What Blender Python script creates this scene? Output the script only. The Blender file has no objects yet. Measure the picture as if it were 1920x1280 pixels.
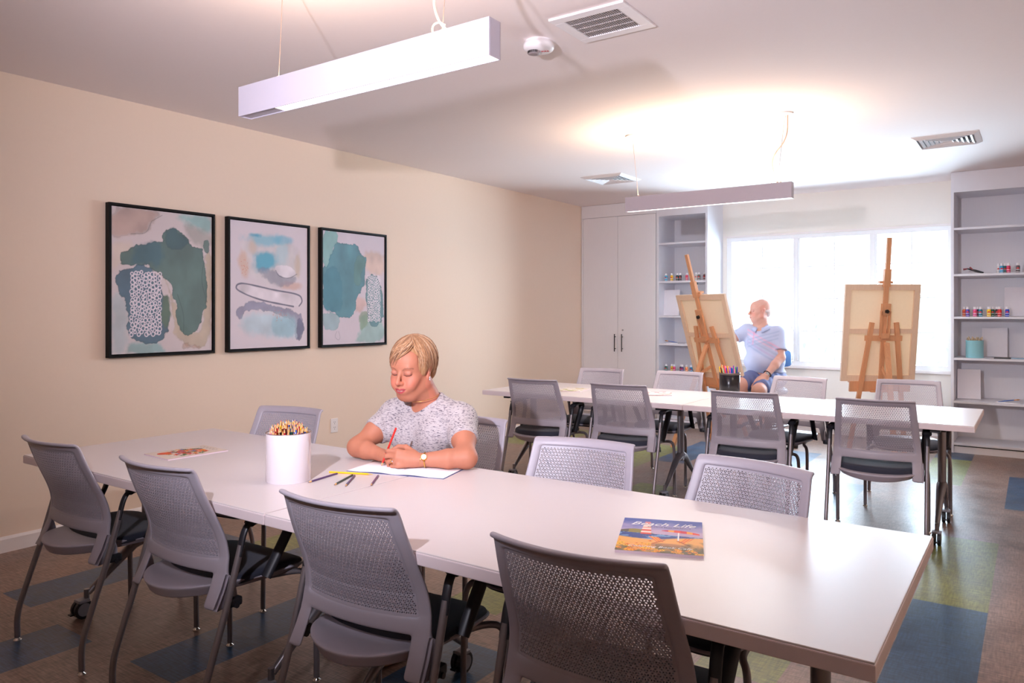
import bpy, bmesh, math, random
import numpy as np
from mathutils import Vector, Matrix, Euler
from mathutils.geometry import delaunay_2d_cdt

random.seed(7); np.random.seed(7)
SC = bpy.context.scene
COL = SC.collection
R = math.radians

# ---------------------------------------------------------------- camera, world, lights, exposure
FPX, HY, YAW, CX, CH = 1402.3, 586.15, 34.975, 4.847, 1.3727
cam_d = bpy.data.cameras.new('camera')
cam = bpy.data.objects.new('camera', cam_d); COL.objects.link(cam)
cam_d.sensor_width = 36.0
cam_d.lens = FPX / 1920 * 36.0
cam_d.shift_y = (HY - 640) / 1920
cam_d.clip_start = 0.05
cam.location = (CX, 0, CH)
cam.rotation_euler = (R(90), 0, R(YAW))
SC.camera = cam

SC.view_settings.view_transform = 'Standard'
SC.view_settings.look = 'None'
SC.view_settings.gamma = 1
SC.view_settings.use_curve_mapping = False
SC.view_settings.exposure = -0.11
SC.cycles.use_denoising = True
SC.cycles.max_bounces = 12
SC.cycles.diffuse_bounces = 9
SC.cycles.glossy_bounces = 3
SC.cycles.transparent_max_bounces = 12
SC.cycles.caustics_reflective = False
SC.cycles.caustics_refractive = False
SC.cycles.sample_clamp_indirect = 6

W = bpy.data.worlds.new('sky'); SC.world = W; W.use_nodes = True
nt = W.node_tree; bg = nt.nodes['Background']
tc = nt.nodes.new('ShaderNodeTexCoord'); sx = nt.nodes.new('ShaderNodeSeparateXYZ')
rp = nt.nodes.new('ShaderNodeValToRGB')
nt.links.new(tc.outputs['Generated'], sx.inputs[0]); nt.links.new(sx.outputs['Z'], rp.inputs[0])
rp.color_ramp.elements[0].position = 0.0; rp.color_ramp.elements[0].color = (0.93, 0.96, 1.0, 1)
rp.color_ramp.elements[1].position = 0.7; rp.color_ramp.elements[1].color = (0.74, 0.86, 1.0, 1)
nt.links.new(rp.outputs[0], bg.inputs['Color'])
bg.inputs['Strength'].default_value = 3.6

def light(name, kind, loc, power, color=(1, 1, 1), size=0.1, size_y=None, target=None, **kw):
    d = bpy.data.lights.new(name, kind); d.energy = power; d.color = color
    if kind == 'AREA':
        d.size = size
        if size_y: d.shape = 'RECTANGLE'; d.size_y = size_y
    elif kind in ('SPOT', 'POINT'): d.shadow_soft_size = size
    elif kind == 'SUN': d.angle = size
    for k, v in kw.items(): setattr(d, k, v)
    o = bpy.data.objects.new(name, d); COL.objects.link(o); o.location = loc
    if target is not None:
        o.rotation_euler = (Vector(target) - Vector(loc)).to_track_quat('-Z', 'Y').to_euler()
    return o
# the photographer's strobe, left of and above the camera: it throws the pendant's shadow on the ceiling
light('strobe', 'SPOT', (3.71, 0.10, 1.89), 560, (0.88, 0.85, 0.99), 0.03, target=(1.3, 7.2, 2.6), spot_size=R(110), spot_blend=1.0)
# unseen area light behind the camera, added as warm ambient fill
light('ambient_fill', 'AREA', (3.0, -1.2, 2.70), 5, (1.0, 0.80, 0.66), 2.6, 1.0, target=(3.0, -1.2, 0))
# daylight through the window wall
pw = light('window_daylight', 'AREA', (2.93, 9.12, 1.53), 330, (0.64, 0.81, 1.0), 2.36, 1.5, target=(2.93, 0, 1.2))
# ---------------------------------------------------------------- helpers
def lin(c):
    if isinstance(c, str):
        c = tuple(int(c[i:i+2], 16) for i in (0, 2, 4))
    return tuple(((v / 255) / 12.92 if v / 255 <= 0.04045 else ((v / 255 + 0.055) / 1.055) ** 2.4) for v in c[:3])

MATS = {}
def mat(name, color=(200, 200, 200), rough=0.5, metal=0.0, var=0.06, scale=40, bump=0.0, bscale=200, spec=0.5,
        coat=0.0, attr=None, emis=None, estr=0.0, sheen=0.0, sss=0.0, stretch=None):
    if name in MATS: return MATS[name]
    m = bpy.data.materials.new(name); m.use_nodes = True; MATS[name] = m
    n = m.node_tree; p = n.nodes['Principled BSDF']
    c = lin(color)
    tcn = n.nodes.new('ShaderNodeTexCoord'); mp = n.nodes.new('ShaderNodeMapping')
    n.links.new(tcn.outputs['Object'], mp.inputs[0])
    if stretch: mp.inputs['Scale'].default_value = stretch
    nz = n.nodes.new('ShaderNodeTexNoise'); nz.inputs['Scale'].default_value = scale; nz.inputs['Detail'].default_value = 3
    n.links.new(mp.outputs[0], nz.inputs['Vector'])
    mr = n.nodes.new('ShaderNodeMapRange'); mr.inputs['To Min'].default_value = 1 - var; mr.inputs['To Max'].default_value = 1 + var
    n.links.new(nz.outputs['Fac'], mr.inputs['Value'])
    mul = n.nodes.new('ShaderNodeVectorMath'); mul.operation = 'SCALE'
    n.links.new(mr.outputs[0], mul.inputs['Scale'])
    if attr:
        a = n.nodes.new('ShaderNodeAttribute'); a.attribute_name = attr
        n.links.new(a.outputs['Color'], mul.inputs[0])
    else:
        mul.inputs[0].default_value = c
    n.links.new(mul.outputs[0], p.inputs['Base Color'])
    p.inputs['Roughness'].default_value = rough; p.inputs['Metallic'].default_value = metal
    p.inputs['Specular IOR Level'].default_value = spec
    p.inputs['Coat Weight'].default_value = coat
    if sheen: p.inputs['Sheen Weight'].default_value = sheen
    if sss:
        p.inputs['Subsurface Weight'].default_value = sss; p.inputs['Subsurface Radius'].default_value = (0.012, 0.004, 0.002)
        p.inputs['Subsurface Scale'].default_value = 1.0
    if emis:
        p.inputs['Emission Color'].default_value = (*lin(emis), 1); p.inputs['Emission Strength'].default_value = estr
    if bump:
        bz = n.nodes.new('ShaderNodeTexNoise'); bz.inputs['Scale'].default_value = bscale; bz.inputs['Detail'].default_value = 4
        n.links.new(mp.outputs[0], bz.inputs['Vector'])
        b = n.nodes.new('ShaderNodeBump'); b.inputs['Strength'].default_value = bump; b.inputs['Distance'].default_value = 0.002
        n.links.new(bz.outputs['Fac'], b.inputs['Height']); n.links.new(b.outputs[0], p.inputs['Normal'])
    return m

def mesh_obj(name, verts, faces, m=None, parent=None, smooth=False, mats=None, fm=None):
    me = bpy.data.meshes.new(name)
    me.from_pydata([tuple(v) for v in verts], [], [tuple(int(i) for i in f) for f in faces])
    if mats:
        for q in mats: me.materials.append(q)
        if fm is not None: me.polygons.foreach_set('material_index', list(fm))
    elif m: me.materials.append(m)
    if smooth: me.polygons.foreach_set('use_smooth', [True] * len(me.polygons))
    me.update()
    o = bpy.data.objects.new(name, me); COL.objects.link(o)
    if parent is not None: o.parent = parent
    return o

class MB:
    """collects shapes for ONE mesh; every shape may have its own material index"""
    def __init__(s): s.v = []; s.f = []; s.m = []; s.sm = []
    def add(s, vs, fs, mi=0, sm=False, T=None):
        b = len(s.v)
        for v in vs: s.v.append(tuple(T @ Vector(v)) if T is not None else tuple(v))
        for f in fs: s.f.append(tuple(b + i for i in f)); s.m.append(mi); s.sm.append(sm)
        return s
    def box(s, c, d, mi=0, T=None, bev=0.0):
        x, y, z = c; a, b, h = d[0] / 2, d[1] / 2, d[2] / 2
        if bev > 0:
            bm = bmesh.new(); bmesh.ops.create_cube(bm, size=1)
            for v in bm.verts: v.co = Vector((v.co.x * d[0] + x, v.co.y * d[1] + y, v.co.z * d[2] + z))
            bmesh.ops.bevel(bm, geom=list(bm.edges), offset=min(bev, a * .9, b * .9, h * .9), segments=2, profile=0.6, affect='EDGES')
            bm.verts.index_update()
            s.add([v.co.copy() for v in bm.verts], [[v.index for v in f.verts] for f in bm.faces], mi, False, T); bm.free()
            return s
        vs = [(x + i * a, y + j * b, z + k * h) for i in (-1, 1) for j in (-1, 1) for k in (-1, 1)]
        fs = [(0, 1, 3, 2), (4, 6, 7, 5), (0, 4, 5, 1), (2, 3, 7, 6), (0, 2, 6, 4), (1, 5, 7, 3)]
        return s.add(vs, fs, mi, False, T)
    def bar(s, p, q, w, h, up=(0, 0, 1), mi=0, bev=0.0):
        """rectangular bar from p to q, w across, h along 'up'"""
        p = Vector(p); q = Vector(q); d = q - p; L = d.length; d.normalize()
        sd = d.cross(Vector(up)).normalized(); u = sd.cross(d)
        M = Matrix((sd, d, u)).transposed().to_4x4(); M.translation = (p + q) / 2
        return s.box((0, 0, 0), (w, L, h), mi, M, bev)
    def lathe(s, prof, c=(0, 0, 0), n=24, mi=0, T=None, cap=True, sm=True, sx=1, sy=1):
        vs = []; fs = []
        for (r, z) in prof:
            for i in range(n):
                a = 2 * math.pi * i / n; vs.append((c[0] + r * sx * math.cos(a), c[1] + r * sy * math.sin(a), c[2] + z))
        for k in range(len(prof) - 1):
            for i in range(n):
                j = (i + 1) % n; fs.append((k * n + i, k * n + j, (k + 1) * n + j, (k + 1) * n + i))
        s.add(vs, fs, mi, sm, T)
        if cap:
            s.add(vs[:n], [tuple(range(n - 1, -1, -1))], mi, False, T)
            s.add(vs[-n:], [tuple(range(n))], mi, False, T)
        return s
    def cyl(s, p, q, r, r2=None, n=12, mi=0):
        p = Vector(p); q = Vector(q); return s.tube([p, q], [r, r if r2 is None else r2], n, mi)
    def tube(s, pts, rad, n=10, mi=0, flat=1.0, up=None, sm=True, cap=True):
        pts = [Vector(p) for p in pts]; k = len(pts)
        if not hasattr(rad, '__len__'): rad = [rad] * k
        vs = []; pu = None
        for i, p in enumerate(pts):
            d = (pts[min(i + 1, k - 1)] - pts[max(i - 1, 0)]).normalized()
            if pu is None:
                a = Vector(up) if up else (Vector((0, 0, 1)) if abs(d.z) < 0.9 else Vector((0, 1, 0)))
            else: a = pu
            u = (a - d * a.dot(d)).normalized(); w = d.cross(u); pu = u
            for j in range(n):
                t = 2 * math.pi * j / n; vs.append(p + (u * math.cos(t) * flat + w * math.sin(t)) * rad[i])
        fs = [(i * n + j, i * n + (j + 1) % n, (i + 1) * n + (j + 1) % n, (i + 1) * n + j) for i in range(k - 1) for j in range(n)]
        s.add(vs, fs, mi, sm)
        if cap: s.add(vs[:n], [tuple(range(n - 1, -1, -1))], mi); s.add(vs[-n:], [tuple(range(n))], mi)
        return s
    def build(s, name, m, parent=None, smooth=None):
        mats = m if isinstance(m, (list, tuple)) else [m]
        o = mesh_obj(name, s.v, s.f, None, parent, False, mats, s.m)
        o.data.polygons.foreach_set('use_smooth', s.sm if smooth is None else [smooth] * len(s.sm))
        return o

def arc_path(pts, r=0.03, n=5):
    """polyline with its inner corners rounded"""
    pts = [Vector(p) for p in pts]; out = [pts[0]]
    for i in range(1, len(pts) - 1):
        a, b, c = pts[i - 1], pts[i], pts[i + 1]
        ra = min(r, (a - b).length * .48); rc = min(r, (c - b).length * .48)
        p = b + (a - b).normalized() * ra; q = b + (c - b).normalized() * rc
        for k in range(n + 1):
            t = k / n; out.append(p * (1 - t) ** 2 + b * 2 * t * (1 - t) + q * t * t)
    out.append(pts[-1]); return out

def tag(o, label=None, cat=None, group=None, kind=None):
    if label: o['label'] = label
    if cat: o['category'] = cat
    if group: o['group'] = group
    if kind: o['kind'] = kind
    return o
def empty(name, loc=(0, 0, 0), rz=0, label=None, cat=None, group=None):
    o = bpy.data.objects.new(name, None); COL.objects.link(o); o.location = loc; o.rotation_euler = (0, 0, rz)
    o.empty_display_size = 0.1
    return tag(o, label, cat, group)
def struct(o): o['kind'] = 'structure'; return o
def kids(o): return [c for c in bpy.data.objects if c.parent == o]
def copy_tree(o, parent=None):
    c = o.copy(); COL.objects.link(c)
    if parent is not None: c.parent = parent; c.matrix_parent_inverse = o.matrix_parent_inverse.copy()
    for ch in kids(o): copy_tree(ch, c)
    return c
def mods(o, *specs):
    for t, kw in specs:
        md = o.modifiers.new(t.lower(), t)
        for k, v in kw.items(): setattr(md, k, v)
    return o
def text_mesh(name, txt, size, T, m, parent=None, shear=0.0, ext=0.0, align='CENTER', space=1.0):
    cu = bpy.data.curves.new(name, 'FONT'); cu.body = txt; cu.size = size; cu.shear = shear; cu.extrude = ext
    cu.align_x = align; cu.align_y = 'CENTER'; cu.space_character = space; cu.resolution_u = 3
    t = bpy.data.objects.new(name, cu); COL.objects.link(t)
    me = bpy.data.meshes.new_from_object(t.evaluated_get(bpy.context.evaluated_depsgraph_get()))
    bpy.data.objects.remove(t); bpy.data.curves.remove(cu)
    me.transform(T); me.materials.clear(); me.materials.append(m); me.name = name
    o = bpy.data.objects.new(name, me); COL.objects.link(o)
    if parent is not None: o.parent = parent
    return o

# value noise for painted pictures
def vnoise(x, y, seed=0):
    xi = np.floor(x).astype(int); yi = np.floor(y).astype(int); xf = x - xi; yf = y - yi
    def h(a, b):
        n = (a * 374761393 + b * 668265263 + seed * 982451653) & 0x7fffffff
        n = ((n ^ (n >> 13)) * 1274126177) & 0x7fffffff
        return ((n ^ (n >> 16)) & 0xffff) / 65535.0
    u = xf * xf * (3 - 2 * xf); v = yf * yf * (3 - 2 * yf)
    return (h(xi, yi) * (1 - u) + h(xi + 1, yi) * u) * (1 - v) + (h(xi, yi + 1) * (1 - u) + h(xi + 1, yi + 1) * u) * v
def fbm(x, y, seed=0, o=4):
    s = 0; a = .5
    for i in range(o): s = s + a * vnoise(x * 2 ** i, y * 2 ** i, seed + i); a *= .5
    return s
def poly_sd(px, py, poly):
    """signed distance to a polygon, negative inside"""
    d = np.full(px.shape, 1e9); ins = np.zeros(px.shape, bool); n = len(poly)
    for i in range(n):
        ax, ay = poly[i]; bx, by = poly[(i + 1) % n]
        ex, ey = bx - ax, by - ay; wx, wy = px - ax, py - ay
        t = np.clip((wx * ex + wy * ey) / (ex * ex + ey * ey + 1e-12), 0, 1)
        d = np.minimum(d, np.hypot(wx - ex * t, wy - ey * t))
        c = ((ay > py) != (by > py)) & (px < (bx - ax) * (py - ay) / ((by - ay) if abs(by - ay) > 1e-9 else 1e-9) + ax)
        ins ^= c
    return np.where(ins, -d, d)
def sstep(a, b, x):
    t = np.clip((x - a) / (b - a), 0, 1); return t * t * (3 - 2 * t)
def mixc(c, col, m):
    return c * (1 - m[..., None]) + np.array(col) * m[..., None]
def picture_mesh(name, w, h, nx, ny, painter, T, m, parent=None, thick=None):
    """a flat sheet w x h whose printed picture is stored as one colour per vertex"""
    u, v = np.meshgrid(np.linspace(0, 1, nx), np.linspace(0, 1, ny))
    colr = np.clip(painter(u, v), 0, 1)
    vs = np.stack([(u - .5) * w, (v - .5) * h, np.zeros_like(u)], -1).reshape(-1, 3)
    M = np.array(T); vs = vs @ M[:3, :3].T + M[:3, 3]
    i = np.arange(nx * ny).reshape(ny, nx)
    fs = np.stack([i[:-1, :-1], i[:-1, 1:], i[1:, 1:], i[1:, :-1]], -1).reshape(-1, 4)
    o = mesh_obj(name, vs, fs, m, parent)
    ca = o.data.color_attributes.new('Col', 'FLOAT_COLOR', 'POINT')
    full = np.ones((nx * ny, 4), np.float32); full[:, :3] = colr.reshape(-1, 3); ca.data.foreach_set('color', full.ravel())
    return o
def L3(*c): return np.array(lin(c))
# ---------------------------------------------------------------- the room
CEIL = 2.753; YB = 9.03; YF = 8.50; XR = 6.3; Y0 = -4.2
M_WALL = mat('wall_paint', (233, 211, 190), 0.75, var=0.015, bump=0.12, bscale=900)
M_WALLB = mat('wall_paint_cream', (236, 230, 220), 0.7, var=0.01)
M_CEIL = mat('ceiling_paint', (236, 226, 224), 0.85, var=0.012, bump=0.1, bscale=700)
M_TRIM = mat('white_trim', (236, 228, 224), 0.4, var=0.01)
M_CAB = mat('laminate_greige', (230, 228, 230), 0.42, var=0.03, scale=9, stretch=(30, 30, 1))
M_SHELF = mat('laminate_white', (222, 222, 228), 0.4, var=0.02, scale=9)
M_VINYL = mat('window_vinyl', (240, 240, 240), 0.35, var=0.01)

# floor: woven vinyl tiles, one colour per plank
def floor_material():
    m = bpy.data.materials.new('woven_vinyl'); m.use_nodes = True; n = m.node_tree; p = n.nodes['Principled BSDF']; L = n.links.new
    t = n.nodes.new('ShaderNodeTexCoord'); at = n.nodes.new('ShaderNodeAttribute'); at.attribute_name = 'Col'
    def noise(sc, st, det=3):
        mp = n.nodes.new('ShaderNodeMapping'); mp.inputs['Scale'].default_value = st; L(t.outputs['Object'], mp.inputs[0])
        z = n.nodes.new('ShaderNodeTexNoise'); z.inputs['Scale'].default_value = sc; z.inputs['Detail'].default_value = det
        L(mp.outputs[0], z.inputs['Vector']); return z.outputs['Fac']
    a = noise(14, (1, 9, 1)); b = noise(14, (9, 1, 1)); c = noise(5, (1, 1, 1), 5)
    def rng(s, lo, hi, fmin=0.3, fmax=0.7):
        r = n.nodes.new('ShaderNodeMapRange'); r.inputs['From Min'].default_value = fmin; r.inputs['From Max'].default_value = fmax
        r.inputs['To Min'].default_value = lo; r.inputs['To Max'].default_value = hi; L(s, r.inputs['Value']); return r.outputs[0]
    def mul(x, y):
        q = n.nodes.new('ShaderNodeMath'); q.operation = 'MULTIPLY'; L(x, q.inputs[0]); L(y, q.inputs[1]); return q.outputs[0]
    f = mul(mul(rng(a, .60, 1.42), rng(b, .72, 1.30)), rng(c, .82, 1.18))
    s = n.nodes.new('ShaderNodeVectorMath'); s.operation = 'SCALE'; L(at.outputs['Color'], s.inputs[0]); L(f, s.inputs['Scale'])
    L(s.outputs[0], p.inputs['Base Color']); L(rng(c, .30, .40), p.inputs['Roughness'])
    p.inputs['Specular IOR Level'].default_value = 0.5
    bm = n.nodes.new('ShaderNodeBump'); bm.inputs['Strength'].default_value = 0.08; bm.inputs['Distance'].default_value = 0.001
    L(c, bm.inputs['Height']); L(bm.outputs[0], p.inputs['Normal'])
    return m
M_FLOOR = floor_material()
GREEN, BLUE, BASE = lin((110, 113, 56)), lin((36, 62, 90)), (122, 98, 86)
PL = 0.305; XG = 0.095
planks = [(4.365, 4.05, 5.30, GREEN), (4.365, 2.83, 4.05, BLUE), (4.67, 6.27, 7.52, BLUE), (4.06, 8.12, 9.03, BLUE), (4.06, 6.90, 8.12, GREEN),
          (.705, 1.57, 2.79, BLUE), (1.315, .33, 1.555, BLUE), (1.925, 1.55, 2.77, BLUE), (1.01, 2.75, 3.98, GREEN), (1.315, 2.767, 3.98, BLUE),
          (2.535, 2.74, 3.95, GREEN), (2.84, 1.23, 2.45, BLUE), (3.755, 2.80, 4.03, GREEN), (.095, 6.45, 7.67, GREEN), (.40, 6.45, 7.67, GREEN),
          (1.62, 6.05, 7.28, GREEN), (1.925, 6.47, 7.70, BLUE), (2.23, 4.33, 5.56, GREEN), (3.145, 4.0, 5.25, BLUE), (2.84, 6.5, 7.7, BLUE),
          (3.45, 5.3, 6.5, BLUE), (0.095, 3.5, 4.7, BLUE), (2.23, 0.0, 1.22, GREEN), (3.755, .3, 1.5, BLUE), (5.28, 1.2, 2.4, GREEN), (5.28, 4.6, 5.8, BLUE)]
def build_floor():
    rnd = random.Random(3); vs = []; fs = []; cols = []
    xs = [XG + PL * k for k in range(-1, 21)]
    for x in xs:
        x0, x1 = max(x, 0), min(x + PL, XR)
        if x1 <= x0: continue
        mine = sorted([p for p in planks if abs(p[0] - x) < .02], key=lambda p: p[1])
        cuts = [(Y0, None)]; y = Y0 + rnd.random() * 1.2; seg = []
        cur = Y0
        for (_, a, b, c) in mine:
            seg.append((cur, a, None)); seg.append((a, b, c)); cur = b
        seg.append((cur, YB, None))
        for a, b, c in seg:
            if b - a < .01: continue
            if c is not None: pieces = [(a, b, c)]
            else:
                pieces = []; q = a
                while q < b - .01:
                    e = min(b, q + 1.22 if q > a else q + .4 + rnd.random() * .8)
                    k = .92 + rnd.random() * .16
                    pieces.append((q, e, tuple(v * k for v in lin(BASE)))); q = e
            for (ya, yb, cc) in pieces:
                i = len(vs); vs += [(x0, ya, 0), (x1, ya, 0), (x1, yb, 0), (x0, yb, 0)]; fs.append((i, i + 1, i + 2, i + 3)); cols += [cc] * 4
    # slab body below
    i = len(vs); vs += [(0, Y0, -.002), (XR, Y0, -.002), (XR, YB, -.002), (0, YB, -.002), (0, Y0, -.1), (XR, Y0, -.1), (XR, YB, -.1), (0, YB, -.1)]
    fs += [(i, i + 3, i + 2, i + 1), (i + 4, i + 5, i + 6, i + 7)]; cols += [lin(BASE)] * 8
    o = mesh_obj('floor', vs, fs, M_FLOOR)
    ca = o.data.color_attributes.new('Col', 'FLOAT_COLOR', 'POINT')
    for k, c in enumerate(cols): ca.data[k].color = (*c, 1)
    return struct(o)
build_floor()
struct(MB().box((XR / 2, (YB + Y0) / 2, CEIL + .05), (XR + .4, YB - Y0 + .4, .1)).build('ceiling', M_CEIL))
struct(MB().box((-.06, (YB + Y0) / 2, CEIL / 2), (.12, YB - Y0 + .24, CEIL)).build('wall_left', M_WALL))
struct(MB().box((XR + .06, (YB + Y0) / 2, CEIL / 2), (.12, YB - Y0 + .24, CEIL)).build('wall_right', M_WALL))
struct(MB().box((XR / 2, Y0 - .06, CEIL / 2), (XR, .12, CEIL)).build('wall_front', M_WALL))
WX0, WX1, WZ0, WZ1 = 1.745, 4.125, .76, 2.285
wb = MB(); wt = .14
wb.box((WX0 / 2, YB + wt / 2, CEIL / 2), (WX0, wt, CEIL)).box(((WX1 + XR) / 2, YB + wt / 2, CEIL / 2), (XR - WX1, wt, CEIL))
wb.box(((WX0 + WX1) / 2, YB + wt / 2, WZ0 / 2), (WX1 - WX0, wt, WZ0)).box(((WX0 + WX1) / 2, YB + wt / 2, (WZ1 + CEIL) / 2), (WX1 - WX0, wt, CEIL - WZ1))
struct(wb.build('wall_back', M_WALLB))
def baseboard(name, a, b, side):
    m = MB(); ax, ay = a; bx, by = b
    prof = [(0, 0), (.014, 0), (.014, .075), (.006, .09), (0, .09)]
    vs = []
    for (px, py) in (a, b):
        for (d, z) in prof:
            vs.append((px + side[0] * d, py + side[1] * d, z))
    n = 5; fs = [(i, (i + 1) % n, n + (i + 1) % n, n + i) for i in range(n)] + [tuple(range(n)), tuple(range(2 * n - 1, n - 1, -1))]
    m.add(vs, fs); return struct(m.build(name, M_TRIM))
baseboard('baseboard_left', (0.001, Y0), (0.001, YF), (1, 0))
baseboard('baseboard_back', (1.71, YB - .001), (4.16, YB - .001), (0, -1))
baseboard('baseboard_right', (XR - .001, Y0), (XR - .001, YF), (-1, 0))

# window: one wide unit in three sashes with thin muntins
def glass_material():
    m = bpy.data.materials.new('window_glass'); m.use_nodes = True; n = m.node_tree; n.nodes.clear()
    o = n.nodes.new('ShaderNodeOutputMaterial'); t = n.nodes.new('ShaderNodeBsdfTransparent'); g = n.nodes.new('ShaderNodeBsdfGlossy')
    t.inputs[0].default_value = (.97, .985, .98, 1); g.inputs['Roughness'].default_value = 0.02
    mx = n.nodes.new('ShaderNodeMixShader'); fr = n.nodes.new('ShaderNodeFresnel'); fr.inputs[0].default_value = 1.25
    n.links.new(fr.outputs[0], mx.inputs[0]); n.links.new(t.outputs[0], mx.inputs[1]); n.links.new(g.outputs[0], mx.inputs[2])
    n.links.new(mx.outputs[0], o.inputs[0]); return m
M_GLASS = glass_material()
win = struct(empty('window_1', (0, 0, 0)))
fr = MB(); yf = YB + .045; d = .07
fr.box(((WX0 + WX1) / 2, yf, WZ1 - .025), (WX1 - WX0, d, .05)).box(((WX0 + WX1) / 2, yf, WZ0 + .025), (WX1 - WX0, d, .05))
fr.box((WX0 + .03, yf, (WZ0 + WZ1) / 2), (.06, d, WZ1 - WZ0 - .1)).box((WX1 - .015, yf, (WZ0 + WZ1) / 2), (.03, d, WZ1 - WZ0 - .1))
for xm in (2.57, 3.385): fr.box((xm, yf, (WZ0 + WZ1) / 2), (.075, d - .01, WZ1 - WZ0 - .098)).box((xm, yf - .02, (WZ0 + WZ1) / 2), (.03, d, WZ1 - WZ0 - .104))
fr.build('window_frame', M_VINYL, win)
panes = [(WX0 + .06, 2.5325), (2.6075, 3.3475), (3.4225, WX1 - .03)]
for (a, b) in panes:
    MB().box(((a + b) / 2, yf, (WZ0 + WZ1) / 2), (b - a + .01, .006, WZ1 - WZ0 - .09)).build('pane', M_GLASS, win)
    mt = MB(); cx = (a + b) / 2
    mt.box((cx, yf - .009, (WZ0 + WZ1) / 2), (.012, .010, WZ1 - WZ0 - .1))
    for z in (1.907, 1.535, 1.16): mt.box((cx, yf - .007, z), (b - a, .006, .012))
    mt.build('muntin', M_VINYL, win)
MB().box((2.52, yf - .05, WZ0 + .09), (.02, .03, .06)).box((2.52, yf - .05, 1.2), (.015, .03, .03)).build('window_latch', M_VINYL, win)
struct(MB().box(((WX0 + WX1) / 2, YB - .012, WZ0 - .018), (WX1 - WX0 + .08, .06, .03), bev=.006).build('trim_1', M_TRIM))
struct(MB().box(((WX0 + WX1) / 2 - .01, YB - .006, WZ1 + .012), (WX1 - WX0 + .04, .012, .018)).build('trim_2', M_TRIM))

# outside: pale lawn and shrubs
M_LAWN = mat('sunlit_lawn', (205, 214, 190), 0.9, var=.12, scale=2)
struct(MB().box((3, 24, -.25), (60, 29.5, .1)).build('lawn', M_LAWN))
M_LEAF = mat('shrub_leaves', (222, 224, 222), 0.8, var=.08, scale=6)
def shrub(loc, r, h, label):
    rnd = random.Random(int(loc[0] * 100)); m = MB()
    for k in range(420):
        a = rnd.random() * 6.28; t = rnd.random(); rr = r * math.sqrt(1 - (2 * t - 1) ** 2 * .9) * (.75 + .3 * rnd.random())
        c = Vector((math.cos(a) * rr, math.sin(a) * rr, h * (.1 + .9 * t)))
        s = .06 + .05 * rnd.random(); e = Euler((rnd.random() * 3, rnd.random() * 3, rnd.random() * 3)).to_matrix()
        m.add([c + e @ Vector(q) for q in ((-s, 0, 0), (0, -s * .5, 0.02), (s, 0, 0), (0, s * .5, 0.02))], [(0, 1, 2, 3)])
    m.lathe([(r * .55, 0), (r * .8, h * .3), (r * .75, h * .7), (r * .3, h * .93), (.01, h * .95)], n=12)
    o = m.build('shrub', M_LEAF); o.location = loc; return tag(o, label, 'shrub', 'shrubs outside the window')
shrub((1.9, 15.5, -.2), 1.0, 1.9, 'pale leafy shrub seen through the left window sash behind the man')
shrub((3.1, 19, -.2), 1.4, 2.1, 'pale leafy shrub seen through the middle window sash')
shrub((5.3, 17.5, -.2), 1.2, 2.0, 'pale leafy shrub seen through the right window sash beyond the second easel')

# ---------------------------------------------------------------- fitted cabinet (left) and shelving
def bx(m, x0, x1, y0, y1, z0, z1, mi=0, bev=0): return m.box(((x0 + x1) / 2, (y0 + y1) / 2, (z0 + z1) / 2), (x1 - x0, y1 - y0, z1 - z0), mi, None, bev)
cab = tag(empty('storage_cabinet', (.02, YF, 0)), 'tall grey two-door cabinet built into the far left corner beside the shelves', 'cabinet')
cab.matrix_world = Matrix.Translation((0, 0, 0))
m = MB(); bx(m, .005, 1.05, YF + .02, YB, 0, 2.745); m.build('cabinet_body', M_CAB, cab)
m = MB(); bx(m, .005, 1.05, YF - .002, YF + .02, 2.592, 2.75); bx(m, .005, .03, YF, YF + .02, 0, 2.59); m.build('filler_panel', M_CAB, cab)
M_BLACK = mat('black_metal', (28, 28, 30), 0.35, var=.02)
for x0, x1, hx in ((.033, .527, .50), (.531, 1.045, .60)):
    m = MB(); bx(m, x0, x1, YF - .001, YF + .019, .10, 2.586, 0, .002); dr = m.build('door', M_CAB, cab)
    h = MB().cyl((hx, YF - .035, .885), (hx, YF - .035, 1.105), .006).cyl((hx, YF, .92), (hx, YF - .035, .92), .005).cyl((hx, YF, 1.07), (hx, YF - .035, 1.07), .005)
    tag(h.build('handle', M_BLACK, dr), 'black bar handle')
    if hx > .55:
        MB().cyl((hx + .0, YF, 1.155), (hx + .0, YF - .008, 1.155), .011).build('lock', mat('steel', (170, 170, 175), .3, 1.0), dr)
bx(MB(), .005, 1.05, YF + .03, YF + .05, 0, .1).build('toe_kick', M_CAB, cab)

def bookcase(name, x0, x1, inner, shelves, top, plinth, label):
    """open shelving: sides, back, top panel and one mesh per shelf"""
    b = tag(empty(name, (0, 0, 0)), label, 'shelving')
    th = (inner[0] - x0)
    m = MB(); bx(m, x0, inner[0], YF, YB, 0, 2.75, 0, .001); m.build('side_panel', M_SHELF, b)
    m = MB(); bx(m, inner[1], x1, YF, YB, 0, 2.75, 0, .001); m.build('side_panel', M_SHELF, b)
    m = MB(); bx(m, inner[0], inner[1], YB - .04, YB - .022, .02, 2.74); m.build('back_panel', M_CAB, b)
    m = MB(); bx(m, inner[0], inner[1], YF - .002, YF + .02, top, 2.75); bx(m, inner[0], inner[1], YF + .02, YB - .05, top, top + .02); m.build('top_panel', M_SHELF, b)
    for z in shelves:
        m = MB(); bx(m, inner[0], inner[1], YF + .004, YB - .05, z - .022, z, 0, .002); m.build('shelf', M_SHELF, b)
    m = MB(); bx(m, inner[0], inner[1], YF + .02, YF + .04, 0, plinth - .026); m.build('plinth', M_CAB, b)
    return b
SL = [2.222, 1.757, 1.336, .999, .648, .098]
SR = [2.205, 1.752, 1.335, .932, .509, .098]
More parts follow.
